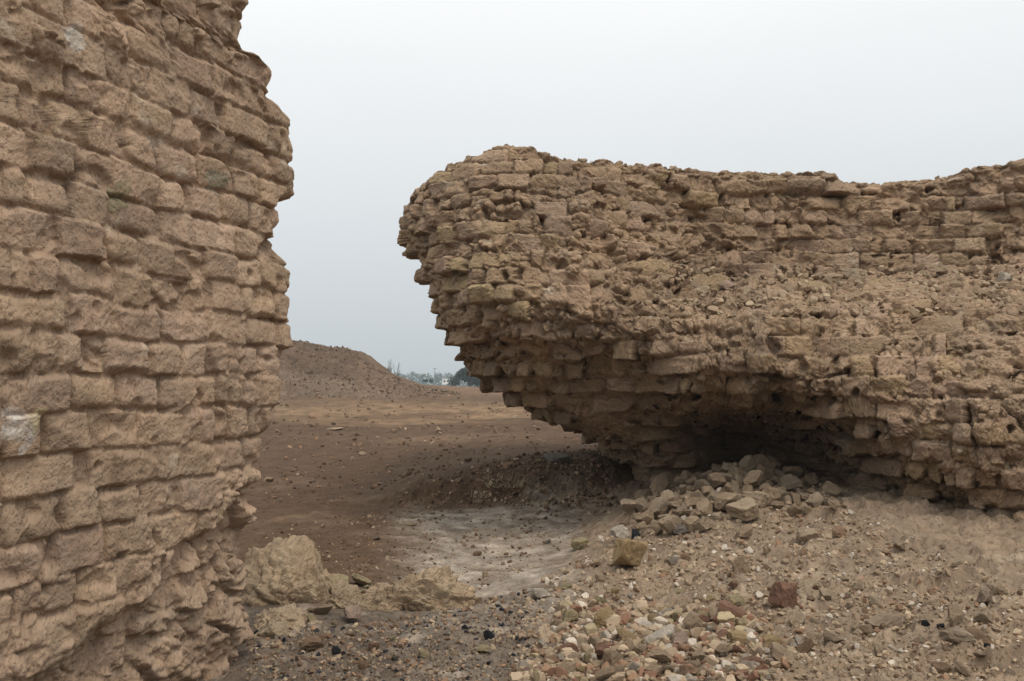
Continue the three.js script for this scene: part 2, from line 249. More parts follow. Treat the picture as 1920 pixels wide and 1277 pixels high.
// ----- the near wall
{
  const d = [.326, -.946], n = [.946, .326], P0 = [-1.915, -3.5], r = .2, TH = 1.5;
  const ends = [[-260, 380], [-100, 420], [-20, 436], [30, 452], [56, 444], [75, 450], [100, 474], [125, 508], [150, 500], [185, 525], [215, 548], [300, 553], [358, 556], [368, 528], [405, 524], [420, 514], [455, 514], [482, 528], [505, 545], [530, 543], [600, 540], [650, 536], [680, 522], [755, 518], [800, 498], [850, 484], [900, 472], [1000, 468], [1120, 468], [1277, 463], [1400, 463]]
    .map(([py, px]) => { const q = ray(px, py), a = q[0], t = (a * 3.5 + 1.915) / (.326 - .946 * a) - .04, D = 3.5 + .946 * t; return [EYE + q[1] * D, t]; }).sort((a, b) => a[0] - b[0]);
  const te0 = poly(ends), te = y => te0(y + .02 * noise(y * 9, 2.2, 1)) + .02 * noise(y * 14, .5, 4);
  const at = (s, y) => {
    const e = te(y); let x, z;
    const bulge = .05 * noise(Math.min(s, e) * .9, y * .9, 3.3) - .10 * sstep(.04, -.04, y - (.95 + .42 * (s - 1.5) + .12 * noise(s * 3, y * 3, 8)));
    if (s < e) { x = P0[0] + d[0] * s + n[0] * bulge; z = P0[1] + d[1] * s + n[1] * bulge; }
    else { const f = Math.min((s - e) / r, 1.65), q = Math.max(0, s - e - 1.65 * r), ct = [P0[0] + d[0] * e + n[0] * (bulge - r), P0[1] + d[1] * e + n[1] * (bulge - r)], c0 = Math.cos(f), s0 = Math.sin(f); x = ct[0] + n[0] * c0 * r + d[0] * s0 * r - n[0] * q; z = ct[1] + n[1] * c0 * r + d[1] * s0 * r - n[1] * q; }
    return [x, z];
  };
  const point = (u, y) => { const e = te(y), s = e + u, f = u > 0 ? Math.min(u / r, 1.57) : 0; return { s, y, dy: 0, n: [n[0] * Math.cos(f) + d[0] * Math.sin(f), 0, n[1] * Math.cos(f) + d[1] * Math.sin(f)], plain: u > .8 || u < -3, slide: 0, u, e }; };
  point.at = (s, y) => at(s, y);
  const stains = [[.08, 1.42, .10, [.58, .55, .50]], [.16, 1.45, .06, [.45, .38, .21]], [.60, 2.42, .09, [.20, .19, .11]], [1.30, 2.62, .09, [.17, .18, .13]], [.34, 3.02, .07, [.48, .45, .40]], [.85, 2.72, .06, [.48, .43, .36]]];
  buildWall({
    label: 'tall near wall of large worn mud bricks rising out of the frame beside the gap', seed: 3, upright: 2.0, course: .162, length: .285, joint: .006, round: .022, proud: .011, tilt: .026, chip: .08, deep: .058, pits: .02, face: .011, holes: .25, keep: .5, soften: 1, step: 0, fine: 1, crumble: .9, mat: wallMatL,
    cols: [...spread(-6, -3, 10), ...spread(-3, -2.3, 40), ...spread(-2.3, .42, 510), .46, .6, .9, 1.2, TH],
    rows: [...spread(-.25, 3.95, 730), 4.0, 4.1, 4.25, 4.26], point,
    missing: (s, y) => .03 + .04 * sstep(2.9, 3.4, y),
    mud: (s, y, p) => {
      const low = sstep(1.25, .55, y + .35 * (1.0 - s)), top = sstep(2.95, 3.35, y - .25 * (s - 1.2)), edge = sstep(-.42, -.05, p.u);
      return { level: -.036 + .060 * low + .030 * top + .004 * edge + .055 * fbm(s * 1.9, y * 2.3, 6.6, 2), rough: .42 + .40 * low + .55 * top + .15 * edge, noStep: 1 };
    },
    color: (s, y, o, mm, m0) => {
      const t = fbm(s * 1.3, y * 1.3, 4.4, 3), q = noise(s * 23, y * 27, 1.1), w = .98 + .26 * t + .08 * q, k = mm * (o.tone - .5) * .30 + 1;
      const col = [.346 * w * k, (.248 + .003 * (o.warm - .5) * mm) * w * k, .173 * w * k * (1 - .05 * (o.warm - .5) * mm)];
      const g = sstep(.12, .45, fbm(s * 2.1, y * 2.1, 12.4, 4)) * .5 * (1 - .6 * mm); for (let i = 0; i < 3; i++) col[i] = mix(col[i], [.305, .228, .164][i] * w, g);       // grey crust
      const pale = sstep(.36, .5, fbm(s * 5, y * 6, 31.4, 4)) * .5; for (let i = 0; i < 3; i++) col[i] = mix(col[i], [.50, .42, .32][i], pale);                            // pale salt
      for (const st of stains) { const dd = Math.hypot((s - st[0]) / 1, (y - st[1]) * 1) / st[2] + 1.1 * fbm(s * 15, y * 15, 7, 4), f = sstep(.82, .72, dd) * (.55 + .5 * noise(s * 40, y * 40, 3)); if (f > 0) for (let i = 0; i < 3; i++) col[i] = mix(col[i], st[3][i], f); }
      for (let i = 0; i < 3; i++) col[i] *= 1.25; return col;
    },
    close: (P, nu, n1) => { const bx = P0[0] - n[0] * TH / 2, bz = P0[1] - n[1] * TH / 2; for (let i = 0; i < nu; i++) { const v = ((n1 - 1) * nu + i) * 3, t = (P[v] - bx) * d[0] + (P[v + 2] - bz) * d[1]; P[v] = bx + d[0] * t; P[v + 2] = bz + d[1] * t; }
      for (let j = 0; j < n1; j++) { const v = (j * nu + nu - 1) * 3; P[v] = P0[0] - 6 * d[0] - n[0] * TH; P[v + 2] = P0[1] - 6 * d[1] - n[1] * TH; } },
  });
}

let ledge, crest; const R2 = rng(31);
// ----- the far overhanging mass
const farDepth = (() => {
  const p = [[900, 290, 9.3], [1100, 300, 9.4], [1300, 320, 9.9], [1500, 325, 10.2], [1700, 340, 10.3], [1920, 310, 9.8], [2150, 300, 9.6],
    [800, 400, 9.2], [950, 400, 8.9], [1100, 400, 8.9], [1190, 400, 9.4], [1300, 400, 9.95], [1500, 400, 10.1], [1700, 400, 10.2], [1920, 400, 9.8], [2150, 400, 9.5],
    [800, 480, 9.1], [950, 480, 8.6], [1100, 480, 8.6], [1200, 480, 9.1], [1300, 480, 9.75], [1500, 490, 10.05], [1700, 490, 10.1], [1920, 480, 9.65], [2150, 480, 9.4],
    [1300, 535, 9.1], [1400, 528, 9.75], [1600, 522, 9.9], [1800, 520, 9.7], [1960, 520, 9.4], [2150, 520, 9.2], [1200, 545, 8.7], [1100, 550, 8.35], [950, 550, 8.4], [850, 550, 8.9],
    [1350, 590, 8.35], [1500, 585, 8.15], [1700, 582, 8.0], [1900, 590, 7.8], [2100, 590, 7.6],
    [870, 620, 8.9], [1000, 630, 8.4], [1100, 615, 8.3], [1200, 645, 8.3], [1300, 650, 8.0], [1500, 650, 7.85], [1700, 650, 7.7], [1900, 650, 7.5], [2100, 650, 7.3],
    [900, 665, 9.0], [1000, 665, 8.8], [1100, 665, 8.75], [1200, 695, 8.6], [1000, 720, 9.15], [1100, 720, 9.0], [1200, 730, 8.75], [1300, 728, 8.05], [1400, 735, 8.0], [1500, 738, 7.85],
    [1000, 770, 9.4], [1100, 768, 9.3], [1200, 768, 9.2], [1300, 772, 9.1], [1400, 778, 9.9], [1100, 810, 9.7], [1200, 805, 9.7], [1300, 805, 10.0], [1400, 815, 10.7], [1450, 800, 9.8], [1500, 797, 9.3], [1560, 822, 8.8], [1620, 850, 8.2],
    [1150, 860, 10.0], [1200, 850, 9.9], [1300, 850, 10.1], [1400, 860, 10.8], [1470, 860, 10.6], [1550, 870, 9.8], [1610, 890, 8.7],
    [1560, 762, 7.75], [1600, 730, 7.6], [1610, 790, 7.65], [1650, 825, 7.55], [1660, 700, 7.55], [1700, 800, 7.35], [1710, 865, 7.4], [1690, 898, 7.9], [1650, 905, 8.3], [1800, 750, 7.1], [1800, 850, 7.0], [1800, 892, 7.1], [1860, 900, 6.95], [1900, 750, 6.95], [1900, 850, 6.85], [1905, 945, 7.0], [1900, 1050, 6.9], [2100, 800, 6.7], [2100, 1000, 6.2],
    [1170, 950, 10.1], [1300, 930, 10.3], [1450, 930, 10.4], [1600, 950, 8.6], [1700, 955, 8.3], [1790, 935, 7.6], [1800, 985, 7.5], [1860, 960, 7.25], [1720, 1040, 7.1], [1820, 1060, 7.1], [1400, 1000, 10.2], [1200, 1000, 10.1]];
  const f = rbf(p.map(([px, py, D]) => { const q = W(px, py, D); return [q[0] / D * 8.5, q[1], D]; }), .02);
  return lut(f, -1.8, 6.4, -.3, 4.4, 410, 470);
})();
{
  const left = [[240, 935], [268, 915], [285, 868], [305, 812], [325, 792], [345, 778], [362, 764], [430, 750], [470, 760], [500, 778], [540, 790], [590, 808], [625, 828], [660, 852], [690, 870], [715, 895], [745, 938], [768, 965], [785, 1005], [810, 1055], [838, 1096], [868, 1132], [890, 1158], [950, 1168], [1100, 1172]]
    .map(([py, px]) => { const q = W(px, py, 10.4); return [q[1], q[0] / 10.4 * 8.5 + .04]; }).sort((a, b) => a[0] - b[0]);
  const xl0 = poly(left), XL = y => xl0(y) + .03 * noise(y * 6, 1, 3) + .02 * noise(y * 17, 4, 3);
  const tops = [[700, 300, 9.6], [850, 292, 9.5], [890, 276, 9.4], [935, 266, 9.4], [995, 272, 9.4], [1015, 290, 9.4], [1100, 294, 9.4], [1210, 300, 9.6], [1300, 312, 9.9], [1370, 317, 10], [1480, 320, 10.2], [1550, 317, 10.2], [1585, 335, 10.3], [1640, 341, 10.3], [1750, 330, 10.2], [1850, 311, 10], [1920, 302, 9.8], [2150, 290, 9.6]].map(([px, py, D]) => { const q = W(px, py, D); return [q[0] / D * 8.5, q[1]]; });
  const top0 = poly(tops.map(q => [q[0], q[1]])), TOP = x => top0(x) + .03 * noise(x * 4, 9, 9) + .02 * noise(x * 13, 3, 9);
  const a = .85, b = 1.7, arcN = 200, arc = [0]; { let px = 0, pz = 0; for (let i = 1; i <= arcN; i++) { const f = i / arcN * Math.PI / 2, x = a * Math.sin(f), z = b * (1 - Math.cos(f)); arc.push(arc[i - 1] + Math.hypot(x - px, z - pz)); px = x; pz = z; } }
  const AL = arc[arcN], phi = l => { let lo = 0, hi = arcN; while (hi - lo > 1) { const m = (lo + hi) >> 1; if (arc[m] < l) lo = m; else hi = m; } return (lo + (l - arc[lo]) / (arc[hi] - arc[lo])) / arcN * Math.PI / 2; };
  const fan = (s, D) => [s / 8.5 * D, -D];       // runs s are laid out like a fan, so that the hollow can reach in behind its lip
  const face = (s, y) => { const e = XL(y) + a; if (s >= e) return fan(s, farDepth(s, y)); const l = e - s, D = farDepth(e, y); if (l >= AL) return fan(XL(y) + (l - AL) * .3, D + b + (l - AL)); const f = phi(l); return fan(e - a * Math.sin(f), D + b * (1 - Math.cos(f))); };
  const RE = 6.2;
  const point = (u, yy) => {
    const e0 = XL(Math.min(yy, 3.6)) + a; let s = u < 0 ? e0 + u : mix(e0, RE, u / (RE - 0)); if (u > RE) s = RE;
    const hx = u < 0 ? Math.max(e0 - a, s) : s, H = TOP(hx), over = yy - H; let y = yy, dy = 0, back = 0;
    if (over > -.10) { const q = over + .10; y = H - .10 + (q < .2 ? q - q * q / .4 : .1); back = q < .2 ? q * q * 2.2 : .088 + (q - .2) * 6; }
    const fx = face(s + .05, y), f0 = face(s - .05, y), fu = face(s, y + .05), fd = face(s, y - .05);
    let tx = fx[0] - f0[0], tz = fx[1] - f0[1], l = Math.hypot(tx, tz) || 1; tx /= l; tz /= l;
    let nx = -tz, nz = tx; if (nz < -.2 && u >= 0) { nx = -nx; nz = -nz; }
    const hx2 = -tz, hz2 = tx; const out0 = [hx2, hz2]; if (out0[1] < 0 && u >= 0) { out0[0] *= -1; out0[1] *= -1; } if (u < 0 && out0[0] > 0.2) { out0[0] *= -1; out0[1] *= -1; }
    const sl = ((fu[0] - fd[0]) * out0[0] + (fu[1] - fd[1]) * out0[1]) / .1, ny = clamp(-sl * .6, -1.6, 1.4), q = Math.hypot(1, ny);
    return { s, y, dy, back, n: [out0[0] / q, ny / q + (back > 0 ? .3 : 0), out0[1] / q], plain: u < -AL - .15 || u >= RE, slide: back > .0 ? .03 : Math.min(.06, Math.abs(sl) * .0065), u, over, sl };
  };
  point.at = (s, y, pt) => { const f = face(s, y); return [f[0], f[1] - pt.back]; };
  crest = s => { const e = XL(3.4) + a, y = TOP(s) - .035, f = s > e ? face(s, y) : face(s, y); return { x: f[0], z: f[1] - .06 - .25 * R2(), y: y + .005 }; };
  ledge = (s, y) => { const f = face(s, y), u = face(s, y + .04), d0 = face(s, y - .04); return { x: f[0], z: f[1], y, slope: (d0[1] - u[1]) / .08 }; };
  const NC = 800, NR = 590, midCols = (() => { const K = 800, w = [0], n = NC - 60; for (let k = 1; k <= K; k++) { let m = 0; for (const y of [1.0, 2.0, 2.6, 3.1]) { const e = XL(y) + a, p = mix(e, RE, 5.6 * k / K / RE), q = mix(e, RE, 5.6 * (k - 1) / K / RE); m += Math.min(.05, Math.abs(farDepth(p, y) - farDepth(q, y))) / 4; } w.push(w[k - 1] + 5.6 / K + .7 * m); } const r = []; let q = 0; for (let i = 0; i < n; i++) { const t = w[K] * i / n; while (q < K - 1 && w[q + 1] < t) q++; r.push(5.6 / K * (q + (t - w[q]) / (w[q + 1] - w[q]))); } return r; })();
  const rowsFor = u => {
    const K = 460, ys = [], ws = [0], vs = [0]; let pz = null;
    for (let k = 0; k <= K; k++) {
      const yy = .05 + 4.55 * k / K, e0 = XL(Math.min(yy, 3.6)) + a, s = u < 0 ? e0 + Math.max(u, -AL) : Math.min(mix(e0, RE, u / RE), RE), f = face(s, yy), over = yy - TOP(u < 0 ? Math.max(e0 - a, s) : s);
      ys.push(yy); if (k) { const dy = ys[k] - ys[k - 1], dz = Math.min(.5, Math.hypot(f[0] - pz[0], f[1] - pz[1])); ws.push(ws[k - 1] + (over > .22 ? dy * .12 : dy + .42 * dz)); vs.push(vs[k - 1] + (over > .22 ? dy : Math.hypot(dy, dz))); } pz = f;
    }
    const y = [], v = []; let q = 0; for (let j = 0; j < NR; j++) { const t = ws[K] * j / (NR - 1); while (q < K - 1 && ws[q + 1] < t) q++; const f = clamp((t - ws[q]) / (ws[q + 1] - ws[q] || 1)); y.push(mix(ys[q], ys[q + 1], f)); v.push(mix(vs[q], vs[q + 1], f)); }
    return { y, v };
  };
  buildWall({
    label: 'massive eroded mud brick wall overhanging a dark hollow behind the rubble heap', seed: 8, upright: 1.3, course: .165, length: .285, joint: .007, round: .028, proud: .062, tilt: .10, chip: .18, deep: .14, pits: .10, face: .017, holes: 1, keep: .66, soften: 1, step: 1, fine: .8, crumble: 1.25, mat: wallMatR,
    cols: [-AL - 3, -AL - 2, -AL - 1, -AL - .5, ...spread(-AL - .2, 0, 170), ...midCols, ...spread(5.6, 6.2, 24), 6.21, 6.22],
    rows: new Array(NR), rowsFor, point,
    missing: (s, y) => .05,
    mud: (s, y, p) => {
      const flat = sstep(1.1, 3.2, p.sl < 0 ? -p.sl : 0), soff = sstep(.6, 2, p.sl > 0 ? p.sl : 0), tp = sstep(-.25, -.02, p.over), nose = sstep(1.15, .35, Math.hypot((s - .7) / 1.9, (y - 2.6) / .95)), foot = sstep(.95, .6, y), under = sstep(2.0, 1.7, y) * sstep(2.4, 1.5, s);
      return { level: -.024 + .06 * flat + .03 * tp - .02 * soff + .085 * sstep(1.3, 2.6, p.sl) + .042 * nose + .04 * foot + .045 * sstep(1.25, 1.45, y) * sstep(2.35, 2.15, y) * sstep(1.6, 2.2, s) * (.6 + noise(s * 1.4, y * 2.5, 77)) - .008 * sstep(-.22, -.05, p.over) - .02 * under + .075 * fbm(s * 1.5, y * 1.9, 7.6, 2), rough: 1.0 + .35 * nose - .5 * under - .45 * flat * (1 - tp) - .35 * tp, noStep: Math.max(flat, tp), soff };
    },
    color: (s, y, o, mm, m0, p) => {
      const t = fbm(s * 1.1, y * 1.3, 4.9, 3), q = noise(s * 21, y * 25, 2.1), w = 1.0 + .30 * t + .10 * q, k = mm * (o.tone - .5) * .28 + 1;
      const col = [.314 * w * k, .220 * w * k, .144 * w * k * (1 - .16 * (o.warm - .5) * mm)];
      const g = sstep(.05, .42, fbm(s * 1.9, y * 2.3, 22.4, 4)) * .55; for (let i = 0; i < 3; i++) col[i] = mix(col[i], [.27, .198, .137][i] * w, g);
      const ye = sstep(.72, .9, o.warm) * mm * .6 * sstep(1.2, -.6, s) + sstep(.86, .95, o.warm) * mm * .4; for (let i = 0; i < 3; i++) col[i] = mix(col[i], [.345, .26, .15][i] * w, ye * .7);   // yellowish bricks
      const pale = sstep(.34, .5, fbm(s * 4.6, y * 5.4, 41.4, 4)) * .5; for (let i = 0; i < 3; i++) col[i] = mix(col[i], [.50, .42, .32][i], pale);
      for (let i = 0; i < 3; i++) col[i] *= 1.25; return col;
    },
    close: (P, nu, n1) => { for (let j = 0; j < n1; j++) { for (const i of [0, nu - 2, nu - 1]) { const v = (j * nu + i) * 3; P[v + 2] = -15; if (i !== nu - 2) P[v] = 1.6; } } for (let i = 0; i < nu; i++) { const v = ((n1 - 1) * nu + i) * 3; P[v + 2] = -15; } },
  });
}

// ---------------------------------------------------------------- the ground, one sheet out to the horizon
const GA = [[800, 1277, 4.4], [480, 1277, 4.7], [480, 1180, 5.6], [700, 1150, 6.1], [900, 1110, 6.8], [900, 1050, 8.0], [900, 1000, 9.2], [1100, 965, 10.4], [1050, 1040, 8.2], [700, 1010, 8.8], [480, 1000, 8.8], [580, 960, 10.2], [1000, 950, 10.7], [1010, 930, 11.1], [1010, 882, 11.6], [1100, 930, 11.2], [1100, 872, 11.8], [800, 955, 10.8], [700, 915, 12.8], [850, 925, 11.7], [870, 898, 12.6],
  [480, 900, 13], [700, 850, 17.5], [1000, 850, 14.5], [1150, 850, 14], [700, 800, 26], [1000, 805, 22], [480, 800, 25], [900, 762, 40], [600, 762, 40], [1100, 775, 32], [900, 735, 64], [800, 722, 78], [700, 716, 84], [900, 725, 82], [1000, 732, 80], [1300, 745, 70], [1600, 760, 60], [400, 712, 90], [100, 730, 60], [100, 850, 20], [100, 1100, 8],
  [1200, 945, 9.0], [1300, 893, 9.1], [1400, 872, 9.1], [1350, 880, 8.9], [1250, 937, 8.4], [1150, 1000, 7.9], [1000, 1090, 6.9], [950, 1130, 6.2], [1000, 1277, 4.5], [1300, 1277, 4.35], [1300, 1150, 5.5], [1300, 1050, 6.7], [1500, 1000, 7.1], [1500, 925, 8.5], [1450, 878, 9.1], [1500, 1100, 5.6], [1600, 1277, 4.15], [1700, 1000, 6.6], [1650, 925, 7.7], [1600, 905, 8.4], [1900, 1100, 5.2], [1900, 1277, 3.9], [1820, 985, 6.7], [1910, 1000, 6.5], [1740, 975, 7.1], [1500, 1277, 4.2], [1700, 1130, 5.1], [1550, 895, 9.3], [1450, 876, 10.0], [1300, 900, 10.0], [1170, 945, 10.3], [2100, 1000, 5.8], [2100, 1277, 3.7], [2400, 1100, 4.5]];
const groundBase = (() => {
  const pts = GA.map(([px, py, D]) => { const q = W(px, py, D); return [q[0] / D * 2.2, Math.log(D), q[1]]; });
  for (const [x, D, y] of [[-4, 3, .05], [0, 2, .05], [3, 2, .15], [-1, 3, .08], [2.2, 3, .2]]) pts.push([x / D * 2.2, Math.log(D), y]);
  for (const a of [-2, -1, 0, 1, 2]) { pts.push([a, Math.log(105), .5]); pts.push([a, Math.log(140), -.6]); pts.push([a, Math.log(300), -2]); pts.push([a, Math.log(900), -4]); pts.push([a, Math.log(3000), -8]); }
  const f = rbf(pts, .05); return lut(f, -3.2, 3.2, Math.log(1.2), Math.log(3000), 320, 520);
})();
function soil(x, z) {                           // what lies where: amounts of rubble, pit floor, dark gravel, pale sand
  const D = Math.max(1.2, -z), n = .12 * fbm(x * .5 / Math.max(1, D * .12), 3, z * .5 / Math.max(1, D * .12), 4), p = toPx(x, groundBase(x / D * 2.2, Math.log(D)), -D) || [960, 1500];
  return { D, n, p };
}
function groundY(x, z, full = true) {
  const D = Math.max(1.21, -z); let y = groundBase(x / D * 2.2, Math.log(D));
  if (!full) return y;
  const far = sstep(9, 22, D), sc = 1;
  const rub = rubbleAmount(x, z);
  y += .045 * fbm(x * 1.1, 2, z * 1.1, 4) + .012 * fbm(x * 6, 5, z * 6, 3) * (1 - far) + far * (.10 * fbm(x * .35, 2, z * .35, 5) + .03 * fbm(x * 2, 7, z * 2, 3));
  { const dc = 11.15 + .10 * (x + .2) * (x + .2) + .35 * fbm(x * 1.7, 4, z * .4, 4) + .10 * noise(x * 3.5, y * 6, 2), on = sstep(-2.0, -1.0, x) * sstep(1.9, 1.2, x); y += on * (.19 * sstep(-.42, .30, D - dc + .10 * noise(x * 4, 9, z * 4) + .05 * noise(x * 13, 9, z * 13)) * sstep(14.5, 12, D) - .05 * sstep(-.5, -.15, D - dc) * sstep(.1, -.1, D - dc)); }
  const dusty = rub * sstep(1.2, 2.4, x - .12 * (D - 5)) * sstep(11, 9, D);
  if (D < 16) y += rub * (.034 * chunks3(x * 4.5, y * 4, z * 4.5, 5, .9, .25) + .024 * chunks3(x * 11 + .4 * noise(x * 9, 1, z * 9), y * 9, z * 11, 6, .9, .3) + .012 * chunks3(x * 28, y * 20, z * 28, 7, .9, .3)) + dusty * (.075 * chunks3(x * 3.0 + .4 * noise(x * 4, 1, z * 4), y * 3, z * 3.4, 15, .9, .2) + .03 * fbm(x * 7, 1, z * 7, 3));
  if (D < 30) y += (1 - rub) * .010 * chunks(x * 14 / sc, z * 14 / sc, 17, .8, .3) * sc;
  return y;
}
// the debris slope lies in front of the far mass: to the right of a line running back from the camera
function rubbleAmount(x, z) {
  const D = -z, e = x - (-.10 + .105 * (D - 5)) + .25 * noise(x * 1.2, 3, z * 1.2), near = sstep(6.6, 5.2, D + .5 * noise(x, 1, z));
  const right = sstep(-.1, .7, e) * sstep(12.2, 11, D), bank = sstep(.35, .0, Math.abs(D - 11.4 - .12 * (x + .5) * (x + .5)) * .5) * sstep(-2.4, -.6, x) * .8;
  return Math.max(.25 * sstep(14, 9, D), right, near * .75, bank);
}
const GC = { brown: [.100, .062, .037], sand: [.265, .172, .098], grey: [.310, .260, .205], dust: [.232, .172, .119], dark: [.128, .104, .082] };
function groundColor(x, z) {
  const D = Math.max(1.2, -z), fw = sstep(12, 20, D), lod = (a, b) => mix(fw < 1 ? a() : 0, fw > 0 ? b() : 0, fw), f1 = lod(() => fbm(x * .8, 1, z * .8, 4), () => fbm(x * .16, 1, z * .22, 5)), f2 = lod(() => fbm(x * 4, 2, z * 4, 3), () => fbm(x * 1.1, 2, z * 1.3, 4)), f3 = lod(() => noise(x * 19, 3, z * 19), () => noise(x * 6, 3, z * 5));
  const c = [...GC.brown]; const to = (k, t) => { for (let i = 0; i < 3; i++) c[i] = mix(c[i], k[i], t); };
  const a = x / D;
  to(GC.sand, clamp(sstep(24, 33, D + 14 * f1) * sstep(50, 38, D + 16 * f1) * (.6 + .9 * f2 + .5 * f1)) * sstep(-.34, -.16, a + .2 * f1));
  to([.185, .112, .066], sstep(45, 60, D + 8 * f1) * .8);
  to([.17, .113, .072], .5 * sstep(.05, .4, f1));
  const pit = sstep(11.0, 9.9, D + 2.2 * f1 - .35 * (x + 1)) * sstep(-.75, -.1, x + .15 * (D - 5) + .35 * f1);
  to(GC.grey, pit * clamp(.85 + 1.1 * f2 + .4 * f1)); to([.16, .125, .095], pit * sstep(.28, .38, fbm(x * 7, 6, z * 9, 3)) * .4); to([.46, .395, .32], pit * sstep(.12, .5, f2 + .5 * f1) * .7); to([.20, .145, .10], pit * sstep(.2, .5, fbm(x * 1.6, 8, z * 3.5, 3)) * .5);
  const r = rubbleAmount(x, z); const e = x - (-.10 + .105 * (D - 5));
  if (D < 12.5) { to(GC.dust, sstep(.1, .8, r) * sstep(-.3, .5, e + .4 * f1)); to([.34, .268, .196], sstep(.1, .5, f2 + f1 * .5) * r * .4); }
  const bk = sstep(.95, .35, Math.abs(D - 11.6 - .1 * (x + .2) * (x + .2) + .5 * f1)) * sstep(-1.6, -.6, x); to([.085, .052, .031], bk * .85);
  const char = sstep(7.2, 6.0, D + .8 * f1) * sstep(.55, .05, e + .3 * f1); to(GC.dark, char * .75); to([.33, .27, .21], char * sstep(.05, .4, f2) * .6); to([.045, .043, .048], char * sstep(.30, .42, fbm(x * 8, 4, z * 8, 3)) * .8);
  const w = 1 + .28 * f3 + .34 * f2 + (D > 14 ? .2 * noise(x * 3, 1, z * 3) : 0); for (let i = 0; i < 3; i++) c[i] *= w * 1.25;
  return c;
}
{
  const angs = [], A0 = -.62, A1 = .66; for (let i = 0; i < 26; i++) angs.push(-3.0 + (A0 + 3.0) * i / 26); for (let i = 0; i < 660; i++) angs.push(A0 + (A1 - A0) * i / 660); for (let i = 0; i <= 26; i++) angs.push(A1 + (3.0 - A1) * i / 26);
  const rs = []; for (let i = 0; i < 10; i++) rs.push(.4 + 3.0 * i / 10); { let r = 3.4; while (r < 12.5) { rs.push(r); r *= 1.0036; } while (r < 110) { rs.push(r); r *= 1.016; } while (r < 2800) { rs.push(r); r *= 1.12; } }
  const nu = angs.length, nv = rs.length, P = new Float32Array(nu * nv * 3), C = new Float32Array(nu * nv * 3), UV = new Float32Array(nu * nv * 2), ix = new Uint32Array((nu - 1) * (nv - 1) * 6);
  for (let j = 0; j < nv; j++) for (let i = 0; i < nu; i++) {
    const v = j * nu + i, x = Math.sin(angs[i]) * rs[j], z = -Math.cos(angs[i]) * rs[j], front = z < -1.3;
    P[v * 3] = x; P[v * 3 + 1] = front ? groundY(x, z) : groundY(clamp(x, -3, 3), -1.3, false); P[v * 3 + 2] = z; UV[v * 2] = x; UV[v * 2 + 1] = z;
    const c = groundColor(x, Math.min(z, -1.3)); C[v * 3] = c[0]; C[v * 3 + 1] = c[1]; C[v * 3 + 2] = c[2];
  }
  let t = 0; for (let j = 0; j < nv - 1; j++) for (let i = 0; i < nu - 1; i++) { const a = j * nu + i, b = a + 1, d = a + nu, e = d + 1; ix[t++] = a; ix[t++] = b; ix[t++] = e; ix[t++] = a; ix[t++] = e; ix[t++] = d; }
  const g = geo(P, null, UV, C, ix); g.computeVertexNormals();
  const m = add(new THREE.Mesh(g, groundMat), 'ground'); m.userData.kind = 'structure'; m.userData.label = 'bare brown earth with a greyish sunken floor and a rubble slope';
  console.log('ground', nu * nv, 'verts');
}
function groundHit(px, py) {                    // where a sight line meets the ground
  const r = ray(px, py); let a = 3, b; for (let D = 3; D < 130; D *= 1.02) { if (EYE + r[1] * D < groundBase(r[0] * 2.2, Math.log(D))) { b = D; break; } a = D; }
  if (!b) return null; for (let k = 0; k < 12; k++) { const m = (a + b) / 2; if (EYE + r[1] * m < groundBase(r[0] * 2.2, Math.log(m))) b = m; else a = m; }
  return { x: r[0] * b, z: -b, D: b };
}

// ---------------------------------------------------------------- the earth hill behind the field
const hillTop = poly([[-15, 2.6], [-13, 3.35], [-11.5, 3.62], [-10.3, 3.55], [-9.2, 3.4], [-7.8, 3.12], [-7.0, 2.6], [-6.2, 2.05], [-5.2, 1.65], [-4.6, 1.45], [-3.9, 1.30], [-3.2, 1.15], [-2.2, .9]]);
function hillY(x, z) {
  const HK = 1.22, q0 = -z, x0 = x; x /= HK; const q = -z / HK, foot = 37.5 + .25 * (x + 8) * .3 + .8 * noise(x * .4, 1, 2), t = (q - foot) / 8.5, top = EYE + (hillTop(x + .25 * noise(x * .9, 3, q * .5)) - .45 - EYE) * HK;
  let k = t < 0 ? 0 : t < 1 ? .28 * sstep(0, .14, t) + .72 * sstep(.16, 1, t + .08 * noise(x * .7, q * .6, 4)) : 1 - sstep(1.3, 2.6, t);
  const slump = sstep(1.4, .9, Math.hypot((x + 8.4) / 1.5, (q - 42.5) / 2.0)); k -= .10 * slump * sstep(.2, .5, t) * sstep(1, .8, t);
  const base = groundBase(x0 / q0 * 2.2, Math.log(q0));
  return base - .15 + (top - base + .6) * k + .12 * fbm(x * 1.1, q * 1.1, 3, 5) + .30 * fbm(x * .55, q * .3, 8, 3) * k + .035 * chunks(x * 4, q * 4, 71, .8, .3) * (k > .02 ? 1 : 0);
}
